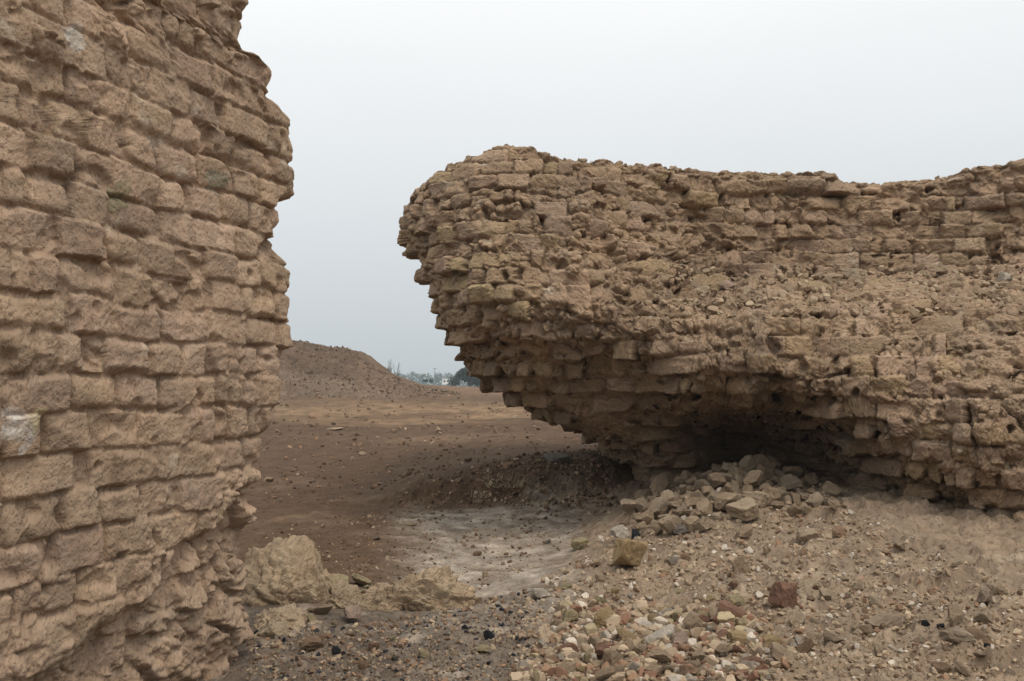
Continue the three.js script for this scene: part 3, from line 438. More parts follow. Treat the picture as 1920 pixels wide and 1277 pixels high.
{
  const nu = 300, nv = 200, P = new Float32Array(nu * nv * 3), C = new Float32Array(nu * nv * 3), UV = new Float32Array(nu * nv * 2), ix = [];
  for (let j = 0; j < nv; j++) for (let i = 0; i < nu; i++) {
    const v = j * nu + i, x = -20 + 19 * i / (nu - 1), z = -43 - 31 * Math.pow(j / (nv - 1), 1.5); P[v * 3] = x; P[v * 3 + 1] = hillY(x, z); P[v * 3 + 2] = z; UV[v * 2] = x; UV[v * 2 + 1] = -z + P[v * 3 + 1];
    const f = fbm(x * .8, z * .8, 1, 4), g = fbm(x * 3, z * 3, 6, 3), band = sstep(.1, .4, fbm(x * .35 + 3, -z * .8 + P[v * 3 + 1], 3, 3)), low = sstep(51, 49.5, -z + f) * .8;
    const ridge = sstep(-.5, .3, x / 1.22 + 7.3 + .6 * (-z / 1.22 - 44) * .3 + f);
    const c = [.110, .074, .050]; const to = (k, t) => { for (let w = 0; w < 3; w++) c[w] = mix(c[w], k[w], t); };
    to([.065, .045, .032], sstep(.08, .3, fbm(x * .5, -z * .35, 9, 4)) * .6); to([.165, .118, .082], band * .6); to([.21, .155, .11], low * .5); to([.155, .102, .066], ridge * .6); const w = 1 + .5 * g + .2 * noise(x * 8, z * 8, 2);
    for (let q = 0; q < 3; q++) C[v * 3 + q] = c[q] * w * 1.25;
  }
  for (let j = 0; j < nv - 1; j++) for (let i = 0; i < nu - 1; i++) { const a = j * nu + i; ix.push(a, a + 1, a + nu + 1, a, a + nu + 1, a + nu); }
  const g = geo(P, null, UV, C, new Uint32Array(ix)); g.computeVertexNormals();
  const m = add(new THREE.Mesh(g, hillMat), 'hill'); m.userData.kind = 'structure'; m.userData.label = 'dark earth hill strewn with pebbles beyond the field';
}

// ---------------------------------------------------------------- stones
function rockGeometry(seed, detail, flat = .75, planes = 13, skew = 1.05) {   // a broken stone: planes cut from a ball, worn a little
  const r = rng(seed), pl = []; const v = new THREE.Vector3(); for (let i = 0; i < 6; i++) { v.set(i >> 1 === 0 ? 1 : 0, i >> 1 === 1 ? 1 : 0, i >> 1 === 2 ? 1 : 0).multiplyScalar(i & 1 ? -1 : 1); v.x += (r() - .5) * skew; v.y += (r() - .5) * skew; v.z += (r() - .5) * skew; v.normalize(); pl.push([v.x, v.y, v.z, .52 + .26 * r()]); }
  for (let i = 6; i < planes; i++) { const z = r() * 2 - 1, a = r() * 6.283, q = Math.sqrt(1 - z * z); pl.push([q * Math.cos(a), z, q * Math.sin(a), .62 + .25 * r()]); }
  let g = new THREE.IcosahedronGeometry(1, detail); g.deleteAttribute('normal'); g.deleteAttribute('uv'); g = mergeVertices(g, 1e-4);
  const p = g.attributes.position, uv = new Float32Array(p.count * 2), sx = .8 + .4 * r(), sz = .8 + .5 * r(), sy = flat * (.7 + .5 * r());
  for (let i = 0; i < p.count; i++) {
    const x = p.getX(i), y = p.getY(i), z = p.getZ(i); let d = 1.15; for (const n of pl) { const c = x * n[0] + y * n[1] + z * n[2]; if (c > .05) { const e = n[3] / c; const h = Math.max(0, 1 - Math.abs(d - e) / .06); d = Math.min(d, e) - h * h * .014; } }
    d *= 1 + .20 * fbm(x * 2.1 + seed, y * 2.1, z * 2.1, 5) + .06 * ridged(x * 5 + seed, y * 6, z * 6, 2);
    p.setXYZ(i, x * d * sx, y * d * sy, z * d * sz); uv[i * 2] = (x + y * .6) * .5; uv[i * 2 + 1] = (z + y * .7) * .5;
  }
  g.setAttribute('uv', new THREE.BufferAttribute(uv, 2)); g = toCreasedNormals(g, .55); return g;
}
const ROCKS = Array.from({ length: 14 }, (_, i) => rockGeometry(100 + i, 9, .85, 9 + (i % 4) * 2)), ROCKS_LOW = Array.from({ length: 10 }, (_, i) => rockGeometry(300 + i, 4, .8, 9 + (i % 3) * 2));
ROCKS.push(rockGeometry(501, 9, .95, 8, .42), rockGeometry(502, 9, .9, 7, .4), rockGeometry(503, 9, .8, 8, .5));
const SM = { tan: stoneMat(.339, .251, .167), buff: stoneMat(.378, .290, .198), ochre: stoneMat(.352, .251, .136), yellow: stoneMat(.370, .304, .180), pale: stoneMat(.484, .418, .339), red: stoneMat(.238, .136, .092), rust: stoneMat(.290, .185, .119), grey: stoneMat(.194, .167, .141), black: stoneMat(.028, .029, .033), brown: stoneMat(.220, .145, .092), pink: stoneMat(.378, .273, .207), dust: stoneMat(.326, .251, .176) };
const COLOR_WORD = { tan: 'tan', buff: 'buff', ochre: 'ochre', yellow: 'yellowish', pale: 'whitish', red: 'dark red', rust: 'rust coloured', grey: 'grey', black: 'black', brown: 'brown', pink: 'pinkish', dust: 'dusty brown' };
const R = rng(2024);
function placeStone(px, py, w, h, kind, opt = {}) {
  const q = opt.D ? { x: ray(px, py)[0] * opt.D, z: -opt.D, D: opt.D } : groundHit(px, py); if (!q) return null;
  const m = new THREE.Mesh(w < 24 && opt.rock === undefined ? ROCKS_LOW[Math.floor(R() * ROCKS_LOW.length)] : ROCKS[opt.rock ?? Math.floor(R() * 14)], SM[kind]), k = q.D / F, y = opt.D ? EYE + ray(px, py)[1] * opt.D : groundY(q.x, q.z);
  m.scale.set(w * k * .5, h * k * .56, w * k * (.38 + .2 * R())); m.position.set(q.x, y + h * k * (opt.lift ?? .30), q.z);
  m.rotation.set((R() - .5) * (opt.roll ?? .7), opt.turn ?? R() * 6.28, (R() - .5) * (opt.roll ?? .7)); if (opt.tilt) m.rotation.set(0, 0, opt.tilt);
  return m;
}
const PLACED = [];
function stone(px, py, w, h, kind, label, opt) { const m = placeStone(px, py, w, h, kind, opt); if (!m) return; add(m, 'stone'); tag(m, label, 'stone', opt?.group); PLACED.push([px, py, Math.max(w, h) / 2]); return m; }
// the ones that stand out, one by one
stone(1181, 1062, 54, 62, 'ochre', 'largest ochre block leaning on the upper left of the rubble slope', { rock: 14, tilt: -.28, lift: .40 });
stone(1160, 1020, 36, 24, 'pale', 'whitish limy lump on top of the large ochre block', { lift: .9, roll: .2 });
stone(1192, 1003, 32, 30, 'black', 'shiny black lump just behind the large ochre block', {});
stone(1276, 998, 42, 28, 'grey', 'dark grey rounded stone below the rubble heap', { roll: .2 });
stone(1398, 975, 54, 50, 'buff', 'broken buff block with a chipped corner in the middle of the slope top', { rock: 15, turn: .5, roll: .3, lift: .42 });
stone(1395, 1003, 36, 38, 'tan', 'squarish tan stone directly under the broken buff block', { roll: .2 });
stone(1388, 1075, 40, 38, 'tan', 'tan stone standing alone halfway down the rubble slope', { roll: .2, lift: .35 });
stone(1470, 1140, 56, 58, 'red', 'reddish fired brick fragment standing on the rubble slope', { rock: 16, turn: .6, roll: .5, lift: .38 });
stone(1010, 1124, 34, 32, 'pale', 'round whitish stone on the left edge of the rubble slope', { lift: .35 });
stone(1070, 1163, 36, 36, 'yellow', 'squarish yellowish stone near the left edge of the slope', { lift: .35 });
stone(1236, 1205, 74, 28, 'pale', 'long pale flat slab lying aslant at the bottom of the slope', { rock: 2, tilt: .5, lift: .55 });
stone(1064, 1222, 36, 34, 'red', 'dark red angular brick chip near the bottom of the slope', { lift: .35 });
stone(1034, 1243, 30, 30, 'rust', 'rust coloured cube shaped brick chip at the bottom edge', { lift: .35 });
stone(1386, 1206, 62, 32, 'ochre', 'long ochre stone lying at the lower middle of the slope', { lift: .35, roll: .2 });
stone(1000, 1250, 26, 16, 'yellow', 'small yellow stone beside the rust coloured chip', {});
stone(1086, 1029, 36, 26, 'yellow', 'yellow stone at the upper left tip of the rubble slope', {});
stone(660, 1165, 50, 48, 'pink', 'pinkish brown boulder wedged between the two clay stubs', { lift: .36, roll: .3 });
stone(1042, 893, 46, 22, 'grey', 'smooth grey boulder half buried in the far bank of the hollow', { lift: .1, roll: .2 });
stone(957, 905, 22, 16, 'rust', 'orange brick lump on the bank of the hollow', {});
stone(895, 1042, 16, 11, 'brown', 'single brown clod lying on the grey pit floor', {});
stone(680, 852, 17, 8, 'tan', 'tan brick lying flat in the brown field', { roll: .05, lift: .4 });
stone(630, 805, 32, 7, 'tan', 'broken long brick lying in the field before the hill', { roll: .05, lift: .4 });
stone(585, 1215, 50, 22, 'brown', 'flat brown stone below the left clay stub', { roll: .2 });
stone(770, 985, 24, 9, 'tan', 'flat tan brick at the rim of the pit floor', { roll: .1, lift: .4 });
stone(1848, 1135, 40, 50, 'dust', 'upright dusty slab at the foot of the wall on the far side of the slope', { lift: .3, roll: .3 });
stone(1655, 1165, 60, 50, 'dust', 'dusty boulder in the rubble below the dark lumps', { lift: .1 });
stone(1620, 1178, 40, 26, 'tan', 'flat tan stone beside the dusty boulder', {});

stone(1770, 1108, 20, 14, 'black', 'black lump on the dusty slope, above the other black lumps', {});
stone(1778, 1138, 18, 15, 'black', 'black lump on the dusty slope, below the topmost one', {});
stone(1735, 1168, 15, 12, 'black', 'black lump on the dusty slope, leftmost of a level pair', {});
stone(1763, 1169, 16, 11, 'black', 'black lump on the dusty slope, right one of a level pair', {});
stone(1850, 1209, 17, 17, 'black', 'black lump far down the dusty slope near the right edge', {});
stone(1790, 1215, 60, 40, 'dust', 'dusty block in the lower right of the slope beside the lowest black lump', { lift: .2, roll: .3 });
stone(1575, 1000, 34, 22, 'rust', 'reddish flat stone at the top right of the rubble slope', {});
// the heap under the overhang and the slope, at random
const MARKS = [[1181, 1035, 'the large ochre block'], [1398, 955, 'the broken buff block'], [1276, 992, 'the dark grey rounded stone'], [1388, 1062, 'the lone tan stone'], [1470, 1125, 'the reddish brick fragment'], [1010, 1115, 'the round whitish stone'], [1070, 1155, 'the squarish yellowish stone'], [1236, 1195, 'the long pale slab'], [1064, 1215, 'the dark red brick chip'], [1386, 1195, 'the long ochre stone'], [660, 1150, 'the pinkish boulder'], [1042, 890, 'the half buried grey boulder'], [957, 900, 'the orange brick lump'], [895, 1040, 'the single brown clod'], [680, 850, 'the flat field brick'], [630, 803, 'the broken long brick'], [1848, 1120, 'the upright dusty slab'], [1655, 1140, 'the dusty boulder'], [1500, 940, 'the hollow under the wall'], [540, 1190, 'the low flat clay stub']];
const LOOSE = new Map();
function scatterStones(n, region, sizes, kinds, where, opt = {}, tries = 40) {
  for (let i = 0; i < n; i++) {
    for (let t = 0; t < tries; t++) {
      const p = region(), s = sizes[0] + (sizes[1] - sizes[0]) * Math.pow(R(), 1.8), w = s * (.85 + .5 * R()), h = s * (.6 + .35 * R());
      if (PLACED.some(o => Math.hypot(o[0] - p[0], (o[1] - p[1]) * 1.2) < (o[2] + s * .45) * (opt.pack ?? .70))) continue;
      const kind = kinds[Math.floor(R() * kinds.length)], m = stone(p[0], p[1], w, h, kind, '', { group: `loose stones ${where}`, lift: opt.lift ? opt.lift * (.3 + R()) : undefined, roll: opt.lift ? 1.6 : .9 }); if (!m) continue;
      let best = null; for (const k of MARKS) { const d = Math.hypot(k[0] - p[0], k[1] - p[1]); if (!best || d < best[0]) best = [d, k]; }
      const k = best[1], dx = p[0] - k[0], dy = p[1] - k[1], dir = Math.abs(dx) > Math.abs(dy) ? (dx < 0 ? 'left of' : 'right of') : dy < 0 ? 'behind' : 'in front of', size = s < 16 ? 'tiny' : s < 27 ? 'small' : s < 42 ? 'middling' : 'big', shape = w / h > 1.6 ? 'flat ' : '';
      const key = `${size} ${shape}${COLOR_WORD[kind]} stone ${dir} ${k[2]}`; if (!LOOSE.has(key)) LOOSE.set(key, []); LOOSE.get(key).push([best[0], m]); break;
    }
  }
}
function labelLoose() { const ORD = ['nearest', 'second', 'third', 'fourth', 'fifth', 'sixth', 'seventh', 'eighth', 'ninth', 'tenth', 'eleventh', 'twelfth']; for (const [key, l] of LOOSE) { l.sort((a, b) => a[0] - b[0]); l.forEach(([, m], i) => { m.userData.label = l.length === 1 ? key : `${ORD[i] ?? 'farther'} ${key}${i ? ', counting outwards' : ''}`; }); } }
const inPoly = (pts) => { const xs = pts.map(p => p[0]), ys = pts.map(p => p[1]), x0 = Math.min(...xs), x1 = Math.max(...xs), y0 = Math.min(...ys), y1 = Math.max(...ys); return () => { for (;;) { const x = x0 + R() * (x1 - x0), y = y0 + R() * (y1 - y0); let c = false; for (let i = 0, j = pts.length - 1; i < pts.length; j = i++) if ((pts[i][1] > y) !== (pts[j][1] > y) && x < (pts[j][0] - pts[i][0]) * (y - pts[i][1]) / (pts[j][1] - pts[i][1]) + pts[i][0]) c = !c; if (c) return [x, y]; } }; };
scatterStones(140, inPoly([[1170, 990], [1205, 930], [1320, 880], [1450, 880], [1570, 925], [1565, 965], [1390, 955], [1310, 1000], [1200, 1005]]), [20, 48], ['tan', 'tan', 'dust', 'dust', 'buff', 'tan'], 'in the heap under the overhang', { pack: .52, lift: .6 });
scatterStones(58, inPoly([[960, 1277], [1060, 1130], [1160, 1160], [1340, 1150], [1480, 1200], [1460, 1277]]), [20, 52], ['tan', 'buff', 'tan', 'ochre', 'yellow', 'rust', 'tan', 'red', 'pale', 'buff', 'pink', 'ochre', 'buff', 'tan'], 'at the bottom of the rubble slope', { pack: .62, lift: .42 });
scatterStones(26, inPoly([[990, 1110], [1130, 1010], [1350, 1020], [1480, 1130], [1340, 1150], [1160, 1160]]), [12, 30], ['tan', 'buff', 'yellow', 'pale', 'rust', 'pink', 'ochre'], 'on the middle of the rubble slope');
scatterStones(34, inPoly([[1480, 1000], [1640, 985], [1900, 1060], [1910, 1277], [1480, 1277]]), [14, 56], ['tan', 'dust', 'dust', 'buff', 'brown', 'tan'], 'on the dusty part of the slope below the wall', { lift: .22 });
scatterStones(20, inPoly([[480, 1195], [590, 1060], [690, 1090], [700, 1180], [620, 1200]]), [14, 40], ['yellow', 'tan', 'buff', 'yellow', 'tan'], 'on the bank between the clay stubs', { pack: .55, lift: .5 });
scatterStones(20, inPoly([[475, 1277], [475, 1190], [640, 1190], [900, 1170], [970, 1277]]), [11, 26], ['tan', 'yellow', 'brown', 'grey', 'black', 'pink', 'rust'], 'on the dark gravel at the bottom edge');
scatterStones(8, inPoly([[860, 930], [1000, 890], [1130, 900], [1160, 950], [900, 960]]), [10, 20], ['rust', 'brown', 'tan'], 'on the bank of the hollow');
scatterStones(14, inPoly([[480, 900], [480, 780], [1000, 780], [1100, 860], [900, 900], [700, 930]]), [9, 15], ['brown', 'brown', 'rust', 'tan'], 'strewn over the brown field');
scatterStones(6, inPoly([[560, 1090], [620, 1010], [860, 1000], [1060, 1000], [900, 1100]]), [9, 14], ['brown', 'rust', 'tan', 'grey'], 'on the grey floor of the hollow');
for (const [sx, y, w, h, kind, label] of [[3.12, 2.66, .30, .18, 'buff', 'buff block standing at the back of the ledge against the recessed wall'], [4.5, 2.56, .16, .10, 'pale', 'pale stone lying on the ledge far out to the right'], [2.9, 2.62, .22, .09, 'tan', 'flat tan brick at the back of the ledge left of the buff block'], [3.55, 2.55, .14, .08, 'buff', 'small buff stone on the ledge in front of the recessed wall'], [1.95, 2.5, .17, .10, 'pink', 'pinkish stone at the left end of the ledge'], [4.05, 2.5, .15, .09, 'tan', 'tan stone in the middle of the ledge']]) {
  const q = ledge(sx, y), m = new THREE.Mesh(ROCKS[Math.floor(R() * ROCKS.length)], SM[kind]); m.position.set(q.x, q.y + h * .35, q.z); m.scale.set(w * .6, h * .7, w * .5); m.rotation.set(.1, R() * 6, .1); add(m, 'stone'); tag(m, label, 'stone');
}
labelLoose();
console.log('stones', names.get('stone'));

// gravel nobody could count
function gravel(name, label, n, region, sizes, tint, onto) {
  const per = Math.ceil(n / ROCKS_LOW.length), grp = new THREE.Group(); const dm = new THREE.Object3D(), col = new THREE.Color();
  const mat = new THREE.MeshPhysicalMaterial({ specularIntensity: .3, roughness: .95, map: rep(grainCol, 1) });
  for (const g of ROCKS_LOW.slice(0, 5)) {
    const im = new THREE.InstancedMesh(g, mat, per * 2); let c = 0;
    for (let i = 0; i < per * 2; i++) {
      const p = region(), q = onto ? onto(p) : groundHit(p[0], p[1]); if (!q) continue;
      const k = q.D / F, s = (sizes[0] + (sizes[1] - sizes[0]) * Math.pow(R(), 4)) * k * .5, y = q.y ?? groundY(q.x, q.z);
      dm.position.set(q.x, y + s * .25, q.z); dm.rotation.set(R() * 6, R() * 6, R() * 6); dm.scale.set(s * (.8 + .6 * R()), s * (.6 + .4 * R()), s * (.7 + .5 * R())); dm.updateMatrix(); im.setMatrixAt(c, dm.matrix);
      const t = tint[Math.floor(R() * tint.length)], v = 1.25 * (.75 + .5 * R()); col.setRGB(t[0] * v, t[1] * v, t[2] * v); im.setColorAt(c, col); c++;
    }
    im.count = c; im.name = 'pebble'; im.castShadow = im.receiveShadow = true; grp.add(im);
  }
  add(grp, name); tag(grp, label, 'gravel', null, 'stuff'); return grp;
}
const T = { tan: [.297, .221, .149], buff: [.351, .270, .184], pale: [.468, .405, .329], rust: [.252, .158, .099], red: [.216, .122, .081], black: [.027, .027, .032], brown: [.153, .099, .063], grey: [.20, .168, .132], yellow: [.324, .261, .162], dkb: [.099, .065, .042] };
gravel('rubble_gravel', 'loose gravel and brick crumbs all over the rubble slope', 11000, inPoly([[950, 1277], [1000, 1110], [1120, 1010], [1210, 930], [1400, 885], [1560, 930], [1700, 1010], [1918, 1110], [1918, 1277]]), [2.5, 15], [T.tan, T.tan, T.buff, T.tan, T.tan, T.buff, T.pale, T.rust, T.tan, T.brown], null);
gravel('rubble_gravel', 'pale and rust coloured gravel lying thickest at the foot of the rubble slope', 3400, inPoly([[960, 1277], [1060, 1130], [1340, 1140], [1500, 1200], [1460, 1277]]), [6, 30], [T.tan, T.buff, T.tan, T.buff, T.pale, T.rust, T.yellow, T.red, T.tan, T.grey], null);
gravel('dark_gravel', 'dark gravel with black lumps along the bottom edge beside the near wall', 4200, inPoly([[465, 1277], [465, 1180], [640, 1180], [900, 1130], [1010, 1100], [990, 1277]]), [2, 13], [T.grey, T.tan, T.brown, T.black, T.rust, T.buff, T.grey, T.brown, T.tan], null);
gravel('field_gravel', 'small clods and brick crumbs strewn over the brown field', 3000, () => { for (;;) { const y = 740 + 210 * Math.pow(R(), .8), x = 465 + R() * 710; if (fbm(x * .02, y * .05, 2, 3) + .25 * R() > .02) return [x, y]; } }, [1.2, 9], [T.brown, T.rust, T.dkb, T.brown, T.dkb, T.dkb, T.brown, T.rust, T.dkb, T.brown, T.rust, T.tan], null);
gravel('pit_gravel', 'crumbs on the bank and the grey floor of the hollow', 2600, inPoly([[480, 1000], [860, 920], [1010, 880], [1160, 900], [1160, 980], [900, 1110], [640, 1090]]), [1.5, 9], [T.brown, T.brown, T.tan, T.dkb, T.brown, T.rust, T.buff], null);
gravel('bank_gravel', 'rust brown crumbs lying thick on the bank of the hollow', 900, inPoly([[800, 940], [880, 905], [1000, 875], [1140, 880], [1160, 950], [1000, 950]]), [2, 12], [T.brown, T.brown, T.dkb, T.dkb, T.rust, T.brown, T.tan], null);
gravel('crest_gravel', 'crumbs of brick lying along the top edge of the overhanging wall', 420, () => crest(-.3 + 5.6 * R()), [3, 16], [T.tan, T.brown, T.buff, T.tan], p => ({ x: p.x, z: p.z, D: -p.z, y: p.y }));
gravel('ledge_gravel', 'pale crumbs and brick chips lying on the sloping ledge of the overhanging wall', 1500, () => { for (;;) { const q = ledge(1.3 + 4.2 * R(), 2.15 + .6 * R()); if (q.slope > 1.4) return q; } }, [3, 20], [T.tan, T.buff, T.tan, T.tan, T.buff, T.brown], p => ({ x: p.x, z: p.z, D: -p.z, y: p.y + .03 }));
gravel('hill_gravel', 'pebbles covering the side of the earth hill', 3200, () => [-16 + 13 * R(), -46 - 11 * R()], [1.4, 6], [T.brown, T.brown, T.dkb, T.dkb, T.brown, T.tan], p => ({ x: p[0], z: p[1], D: -p[1], y: hillY(p[0], p[1]) }));

// ---------------------------------------------------------------- the two low clay stubs
const stubMat = earthMat(2.2, .022);
function stub(name, label, px, py, D, w, h, dpt, seed, shape, kind, cuts) {
  let g = new THREE.IcosahedronGeometry(1, 48); g.deleteAttribute('normal'); g.deleteAttribute('uv'); g = mergeVertices(g, 1e-5);
  const p = g.attributes.position, n = p.count, uv = new Float32Array(n * 2), C = new Float32Array(n * 3), q = W(px, py, D), r = rng(seed * 100 | 0), pl = [];
  for (let i = 0; i < 9; i++) { const a = r() * 6.283, z = r() * 1.3 - .5, t = Math.sqrt(Math.max(0, 1 - z * z)); pl.push([t * Math.cos(a), z, t * Math.sin(a), .62 + .25 * r()]); }
  for (const e of cuts) pl.push(e);
  for (let i = 0; i < n; i++) {
    const x = p.getX(i), y = p.getY(i), z = p.getZ(i); let d = 1.25; for (const e of pl) { const c = x * e[0] + y * e[1] + z * e[2]; if (c > .05) d = Math.min(d, e[3] / c); }
    let X = x * d * w / 2, Y = y * d * h * shape(x * d), Z = z * d * dpt / 2; const sx = X + seed;
    const l = .09 * fbm(sx * 3.4, Y * 4.2, Z * 3.4, 4) + .016 * ridged(sx * 6, Y * 8, Z * 6, 3) + .055 * chunks3(sx * 6 + .6 * noise(sx * 6, Y * 6, Z * 6), Y * 8, Z * 6, seed | 0, .9, .3) + .018 * chunks3(sx * 15, Y * 20, Z * 15, 9, .9, .35) + .020 * fbm(sx * 16, Y * 22, Z * 16, 4) + .008 * fbm(sx * 40, Y * 40, Z * 40, 2) - .03;
    X += x * l; Y += y * l; Z += z * l; p.setXYZ(i, X, Y, Z); uv[i * 2] = X + Z * .6; uv[i * 2 + 1] = Y + Z * .6;
    const f = fbm(sx * 3, Y * 3, Z * 3, 3), c = [...kind]; const t = sstep(.05, .4, fbm(sx * 4, Y * 4, Z * 4 + 9, 3)); c[0] = mix(c[0], .40, t * .45); c[1] = mix(c[1], .325, t * .45); c[2] = mix(c[2], .215, t * .45); const u = sstep(.0, .4, fbm(sx * 5, Y * 5, Z * 5 + 19, 3)); c[0] = mix(c[0], .22, u * .4); c[1] = mix(c[1], .16, u * .4); c[2] = mix(c[2], .10, u * .4); const v = 1.25 * (1 + .35 * f); C[i * 3] = c[0] * v; C[i * 3 + 1] = c[1] * v; C[i * 3 + 2] = c[2] * v;
  }
  g.setAttribute('uv', new THREE.BufferAttribute(uv, 2)); g.setAttribute('color', new THREE.BufferAttribute(C, 3)); g.computeVertexNormals();
  const m = new THREE.Mesh(g, stubMat); m.position.set(q[0], q[1], q[2]); add(m, name); tag(m, label, 'wall stub'); return m;
}
stub('clay_stub', 'tall yellowish clay stub beside the foot of the near wall', 556, 1150, 6.5, .98, .44, .8, 3.3, x => 1.02 - .38 * sstep(-.5, .8, x), [.345, .255, .168], [[-.1, .2, .97, .62]]);
stub('clay_stub', 'low flat clay stub at the bottom corner of the near wall, before the tall one', 535, 1190, 5.75, .58, .22, .5, 7.7, x => 1, [.34, .26, .178], [[0, 1, 0, .6]]);
stub('clay_stub', 'crumbled low end of the clay bank just left of the pinkish boulder', 640, 1142, 6.3, .46, .20, .5, 9.2, x => 1.0 - .3 * sstep(-.2, .8, x), [.335, .253, .17], [[.2, .9, .3, .7]]);
stub('clay_stub', 'long low buff clay stub on its own in the middle of the gap', 790, 1150, 6.35, 1.0, .40, .62, 5.1, x => .70 + .38 * sstep(-.7, .6, x), [.35, .26, .172], [[.95, .3, 0, .80], [-.08, .99, 0, .70], [0, .25, .96, .6]]);

// ---------------------------------------------------------------- far away: trees, a cabin, a mast, a sign, bare twigs
const farLeaf = plain(.035, .055, .032), darkLeaf = plain(.022, .045, .028), bark = plain(.09, .07, .05), twig = plain(.10, .085, .06), white = plain(.80, .80, .78), steel = plain(.22, .23, .24, { metalness: .5, roughness: .5 }), glassDark = plain(.03, .035, .04, { roughness: .2 });
function leafCloud(list, leaf, seed) {           // many small leaf clusters through a set of balls [x, y, z, r, n]
  const r = rng(seed), pos = [], t = new THREE.Vector3(), u = new THREE.Vector3(), c = new THREE.Vector3();
  for (const [x, y, z, R0, n] of list) for (let i = 0; i < n; i++) {
    const a = r() * 6.283, b = Math.acos(r() * 2 - 1), q = R0 * Math.pow(r(), .45); c.set(x + q * Math.sin(b) * Math.cos(a), y + q * Math.cos(b) * .9, z + q * Math.sin(b) * Math.sin(a));
    for (let k = 0; k < 2; k++) { t.set(r() - .5, r() - .5, r() - .5).normalize().multiplyScalar(leaf * (.6 + .8 * r())); u.set(r() - .5, r() - .5, r() - .5).normalize().multiplyScalar(leaf * (.4 + .5 * r())); pos.push(c.x - t.x, c.y - t.y, c.z - t.z, c.x + u.x, c.y + u.y, c.z + u.z, c.x + t.x, c.y + t.y, c.z + t.z, c.x - t.x, c.y - t.y, c.z - t.z, c.x + t.x, c.y + t.y, c.z + t.z, c.x - u.x, c.y - u.y, c.z - u.z); }
  }
  const g = new THREE.BufferGeometry(); g.setAttribute('position', new THREE.BufferAttribute(new Float32Array(pos), 3)); g.computeVertexNormals(); return g;
}
function limb(a, b, r0, r1, seg = 6) { const A = new THREE.Vector3(...a), B = new THREE.Vector3(...b), g = new THREE.CylinderGeometry(r1, r0, A.distanceTo(B), seg, 1); g.translate(0, A.distanceTo(B) / 2, 0); g.applyQuaternion(new THREE.Quaternion().setFromUnitVectors(new THREE.Vector3(0, 1, 0), B.clone().sub(A).normalize())); g.translate(...a); return g; }
{
  const balls = [], r = rng(5), top = poly([[700, 700], [735, 697], [748, 696], [758, 699], [768, 696], [775, 694], [785, 698], [795, 697], [802, 695], [810, 699], [820, 697], [828, 694], [838, 696], [846, 698], [900, 697], [1000, 698]]);
  for (let px = 690; px < 1000; px += 4.5) { const D = 480 + r() * 80, yt = W(px, top(px) + 1.5 + 2 * r(), D)[1], x = W(px, 700, D)[0], h = yt + 4; for (let k = 0; k < 5; k++) balls.push([x + (r() - .5) * 2.5, yt - 1.2 - k * h / 5.5 - r(), -D + (r() - .5) * 6, 1.5 + .5 * r() + k * .12, 34]); }
  const m = add(new THREE.Mesh(leafCloud(balls, .42, 9), farLeaf), 'distant_woods'); tag(m, 'far line of hazy trees along the horizon', 'woods', null, 'stuff');
}
{
  const D = 150, b = W(880, 724, D), g = new THREE.Group(); g.scale.setScalar(1.12); g.position.set(b[0], b[1] - 1.2, b[2]);
  const balls = [], r = rng(15); for (let i = 0; i < 34; i++) { const a = r() * 6.283, q = 2.6 * Math.sqrt(r()), y = 1.4 + 2.6 * r() * (1 - .10 * q * q); balls.push([q * Math.cos(a), y, q * Math.sin(a), .55 + .35 * r(), 90]); }
  add(new THREE.Mesh(leafCloud(balls, .16, 19), darkLeaf), 'crown', g);
  add(new THREE.Mesh(mergeGeometries([limb([0, -.6, 0], [.05, 1.3, 0], .24, .16), limb([.05, 1.2, 0], [1.0, 2.6, .3], .13, .05), limb([.05, 1.2, 0], [-.9, 2.7, -.3], .13, .05), limb([.05, 1.2, 0], [.1, 3.2, .4], .13, .05)]), bark), 'trunk', g);
  add(g, 'tree'); tag(g, 'dark round tree rising behind the edge of the field, touching the overhang', 'tree');
}
{
  const D = 300, a = W(829.5, 718, D), w = 3.3, h = 1.75, g = new THREE.Group(); g.position.set(a[0] + w / 2, a[1] - .5, a[2]);
  const bx = (x, y, z, sx, sy, sz) => { const q = new THREE.BoxGeometry(sx, sy, sz); q.translate(x, y, z); return q; };
  add(new THREE.Mesh(mergeGeometries([bx(0, .35, 0, w, .7, 2.4), bx(0, h - .2, 0, w, .4, 2.4), bx(-w / 2 + .2, 1.0, 0, .4, .62, 2.4), bx(-.45, 1.0, 0, .5, .62, 2.4), bx(.72, 1.0, 0, .4, .62, 2.4), bx(w / 2 - .15, 1.0, 0, .3, .62, 2.4)]), white), 'wall', g);
  add(new THREE.Mesh(bx(0, h + .05, 0, w + .2, .12, 2.6), white), 'roof', g);
  for (const [x, s] of [[-.97, .56], [.16, .7], [1.13, .44]]) { const f = new THREE.Mesh(bx(x, 1.0, .95, s, .62, .05), glassDark); add(f, 'window', g); }
  add(g, 'cabin'); tag(g, 'small white flat-roofed cabin with dark windows before the far trees', 'cabin');
}
{
  const D = 300, b = W(815, 718, D), t = W(815, 691, D), g = new THREE.Group(), h = t[1] - b[1] + 1.2; g.position.set(b[0], b[1] - 1.2, b[2]);
  add(new THREE.Mesh(limb([0, 0, 0], [0, h, 0], .11, .07, 8), steel), 'pole', g);
  for (const s of [-1, 1]) { const q = new THREE.BoxGeometry(.42, .16, .3); q.translate(s * .30, h + .02, 0); add(new THREE.Mesh(q, steel), 'lamp_head', g); }
  add(new THREE.Mesh(limb([-.5, h - .08, 0], [.5, h - .08, 0], .04, .04), steel), 'crossbar', g);
  add(g, 'floodlight_mast'); tag(g, 'tall thin mast with two lamp heads above the far trees', 'lamp mast');
}
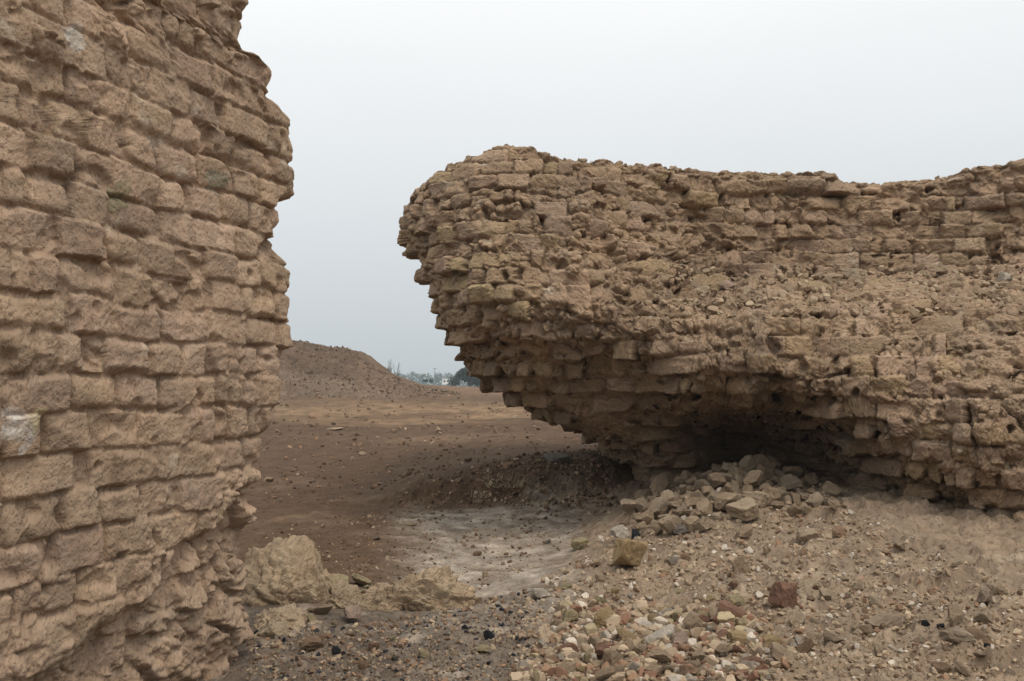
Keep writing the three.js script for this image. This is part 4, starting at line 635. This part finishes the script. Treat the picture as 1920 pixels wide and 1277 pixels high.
{
  const D = 280, b = W(798.5, 718, D), g = new THREE.Group(); g.position.set(b[0], b[1] - 1, b[2]); const k = D / F, at = py => W(798.5, py, D)[1] - b[1] + 1;
  add(new THREE.Mesh(limb([0, 0, -.08], [0, at(698), -.08], .06, .06), steel), 'post', g);
  for (const [x, y, w, h] of [[-1.1 * k, at(700), 1.9 * k, 2.2 * k], [1.2 * k, at(700), 2.0 * k, 2.2 * k], [.4 * k, at(703.4), 2.4 * k, 1.8 * k]]) { const q = new THREE.BoxGeometry(w, h, .06); q.translate(x, y, 0); add(new THREE.Mesh(q, white), 'panel', g); }
  add(g, 'sign'); tag(g, 'post with three small bright white panels before the far trees', 'sign');
}
for (const [px, py, D, n, label] of [[728, 706, 60, 12, 'bare twiggy bush on the falling shoulder of the hill'], [742, 712, 62, 6, 'smaller bare twigs just beyond the twiggy bush']]) {
  const b = W(px, py, D), r = rng(px), gs = []; for (let i = 0; i < n; i++) { const a = r() * 6.28, l = .5 + .7 * r(), e = [Math.cos(a) * .35 * r() + .1, l, Math.sin(a) * .3]; gs.push(limb([0, -.4, 0], e, .013, .006, 4)); for (let k = 0; k < 3; k++) { const f = .4 + .5 * r(); gs.push(limb([e[0] * f, -.4 + (e[1] + .4) * f, e[2] * f], [e[0] * f + (r() - .4) * .3, -.4 + (e[1] + .4) * f + .25 * r() + .1, e[2] * f], .008, .004, 4)); } }
  const m = new THREE.Mesh(mergeGeometries(gs), twig); m.position.set(...b); add(m, 'bush'); tag(m, label, 'bush');
}
{ // low scrub before the woods
  for (const [px, w, label] of [[797, 9, 'dark low shrub under the white panels'], [808, 6, 'narrow shrub beside the mast foot']]) { const D = 200, b = W(px, 716, D), r = rng(px), balls = []; for (let i = 0; i < 6; i++) balls.push([(r() - .5) * w * D / F * .8, .3 + .6 * r(), (r() - .5) * .6, .35, 60]); const m = new THREE.Mesh(leafCloud(balls, .10, px), darkLeaf); m.position.set(b[0], b[1] - .4, b[2]); add(m, 'shrub'); tag(m, label, 'shrub'); }
}
// dry grass in the hollow
{
  const straw = plain(.44, .36, .23); let c = 0;
  for (const [px, py, n, s, label] of [[950, 925, 90, .26, 'bleached dry grass clump below the orange brick lump'], [1060, 935, 40, .16, 'thin dry straw at the far edge of the grey floor'], [905, 935, 40, .15, 'thin dry straw on the near end of the bank'], [1015, 948, 36, .14, 'dry straw lying in the middle of the bank foot'], [600, 727, 60, .3, 'tuft of dry grass on the hill foot']]) {
    const q = py < 800 ? { x: -9.8, z: -48.5, D: 48.5 } : groundHit(px, py), r = rng(900 + px), gs = [], y = py < 800 ? hillY(q.x, q.z) : groundY(q.x, q.z);
    for (let i = 0; i < n; i++) { const a = r() * 6.28, f = Math.sqrt(r()) * s, l = s * (.4 + .7 * r()), b = [Math.cos(a) * f, 0, Math.sin(a) * f * .6]; gs.push(limb(b, [b[0] + (r() - .5) * l * 1.3, l * (.25 + .5 * r()), b[2] + (r() - .5) * l], .0035, .0015, 3)); }
    const m = new THREE.Mesh(mergeGeometries(gs), straw); m.position.set(q.x, y - .01, q.z); add(m, 'dry_grass'); tag(m, label, 'dry grass'); c++;
  }
}
scene.fog = new THREE.FogExp2(0xbcc8cc, 0.0008);
renderer.render(scene, camera);
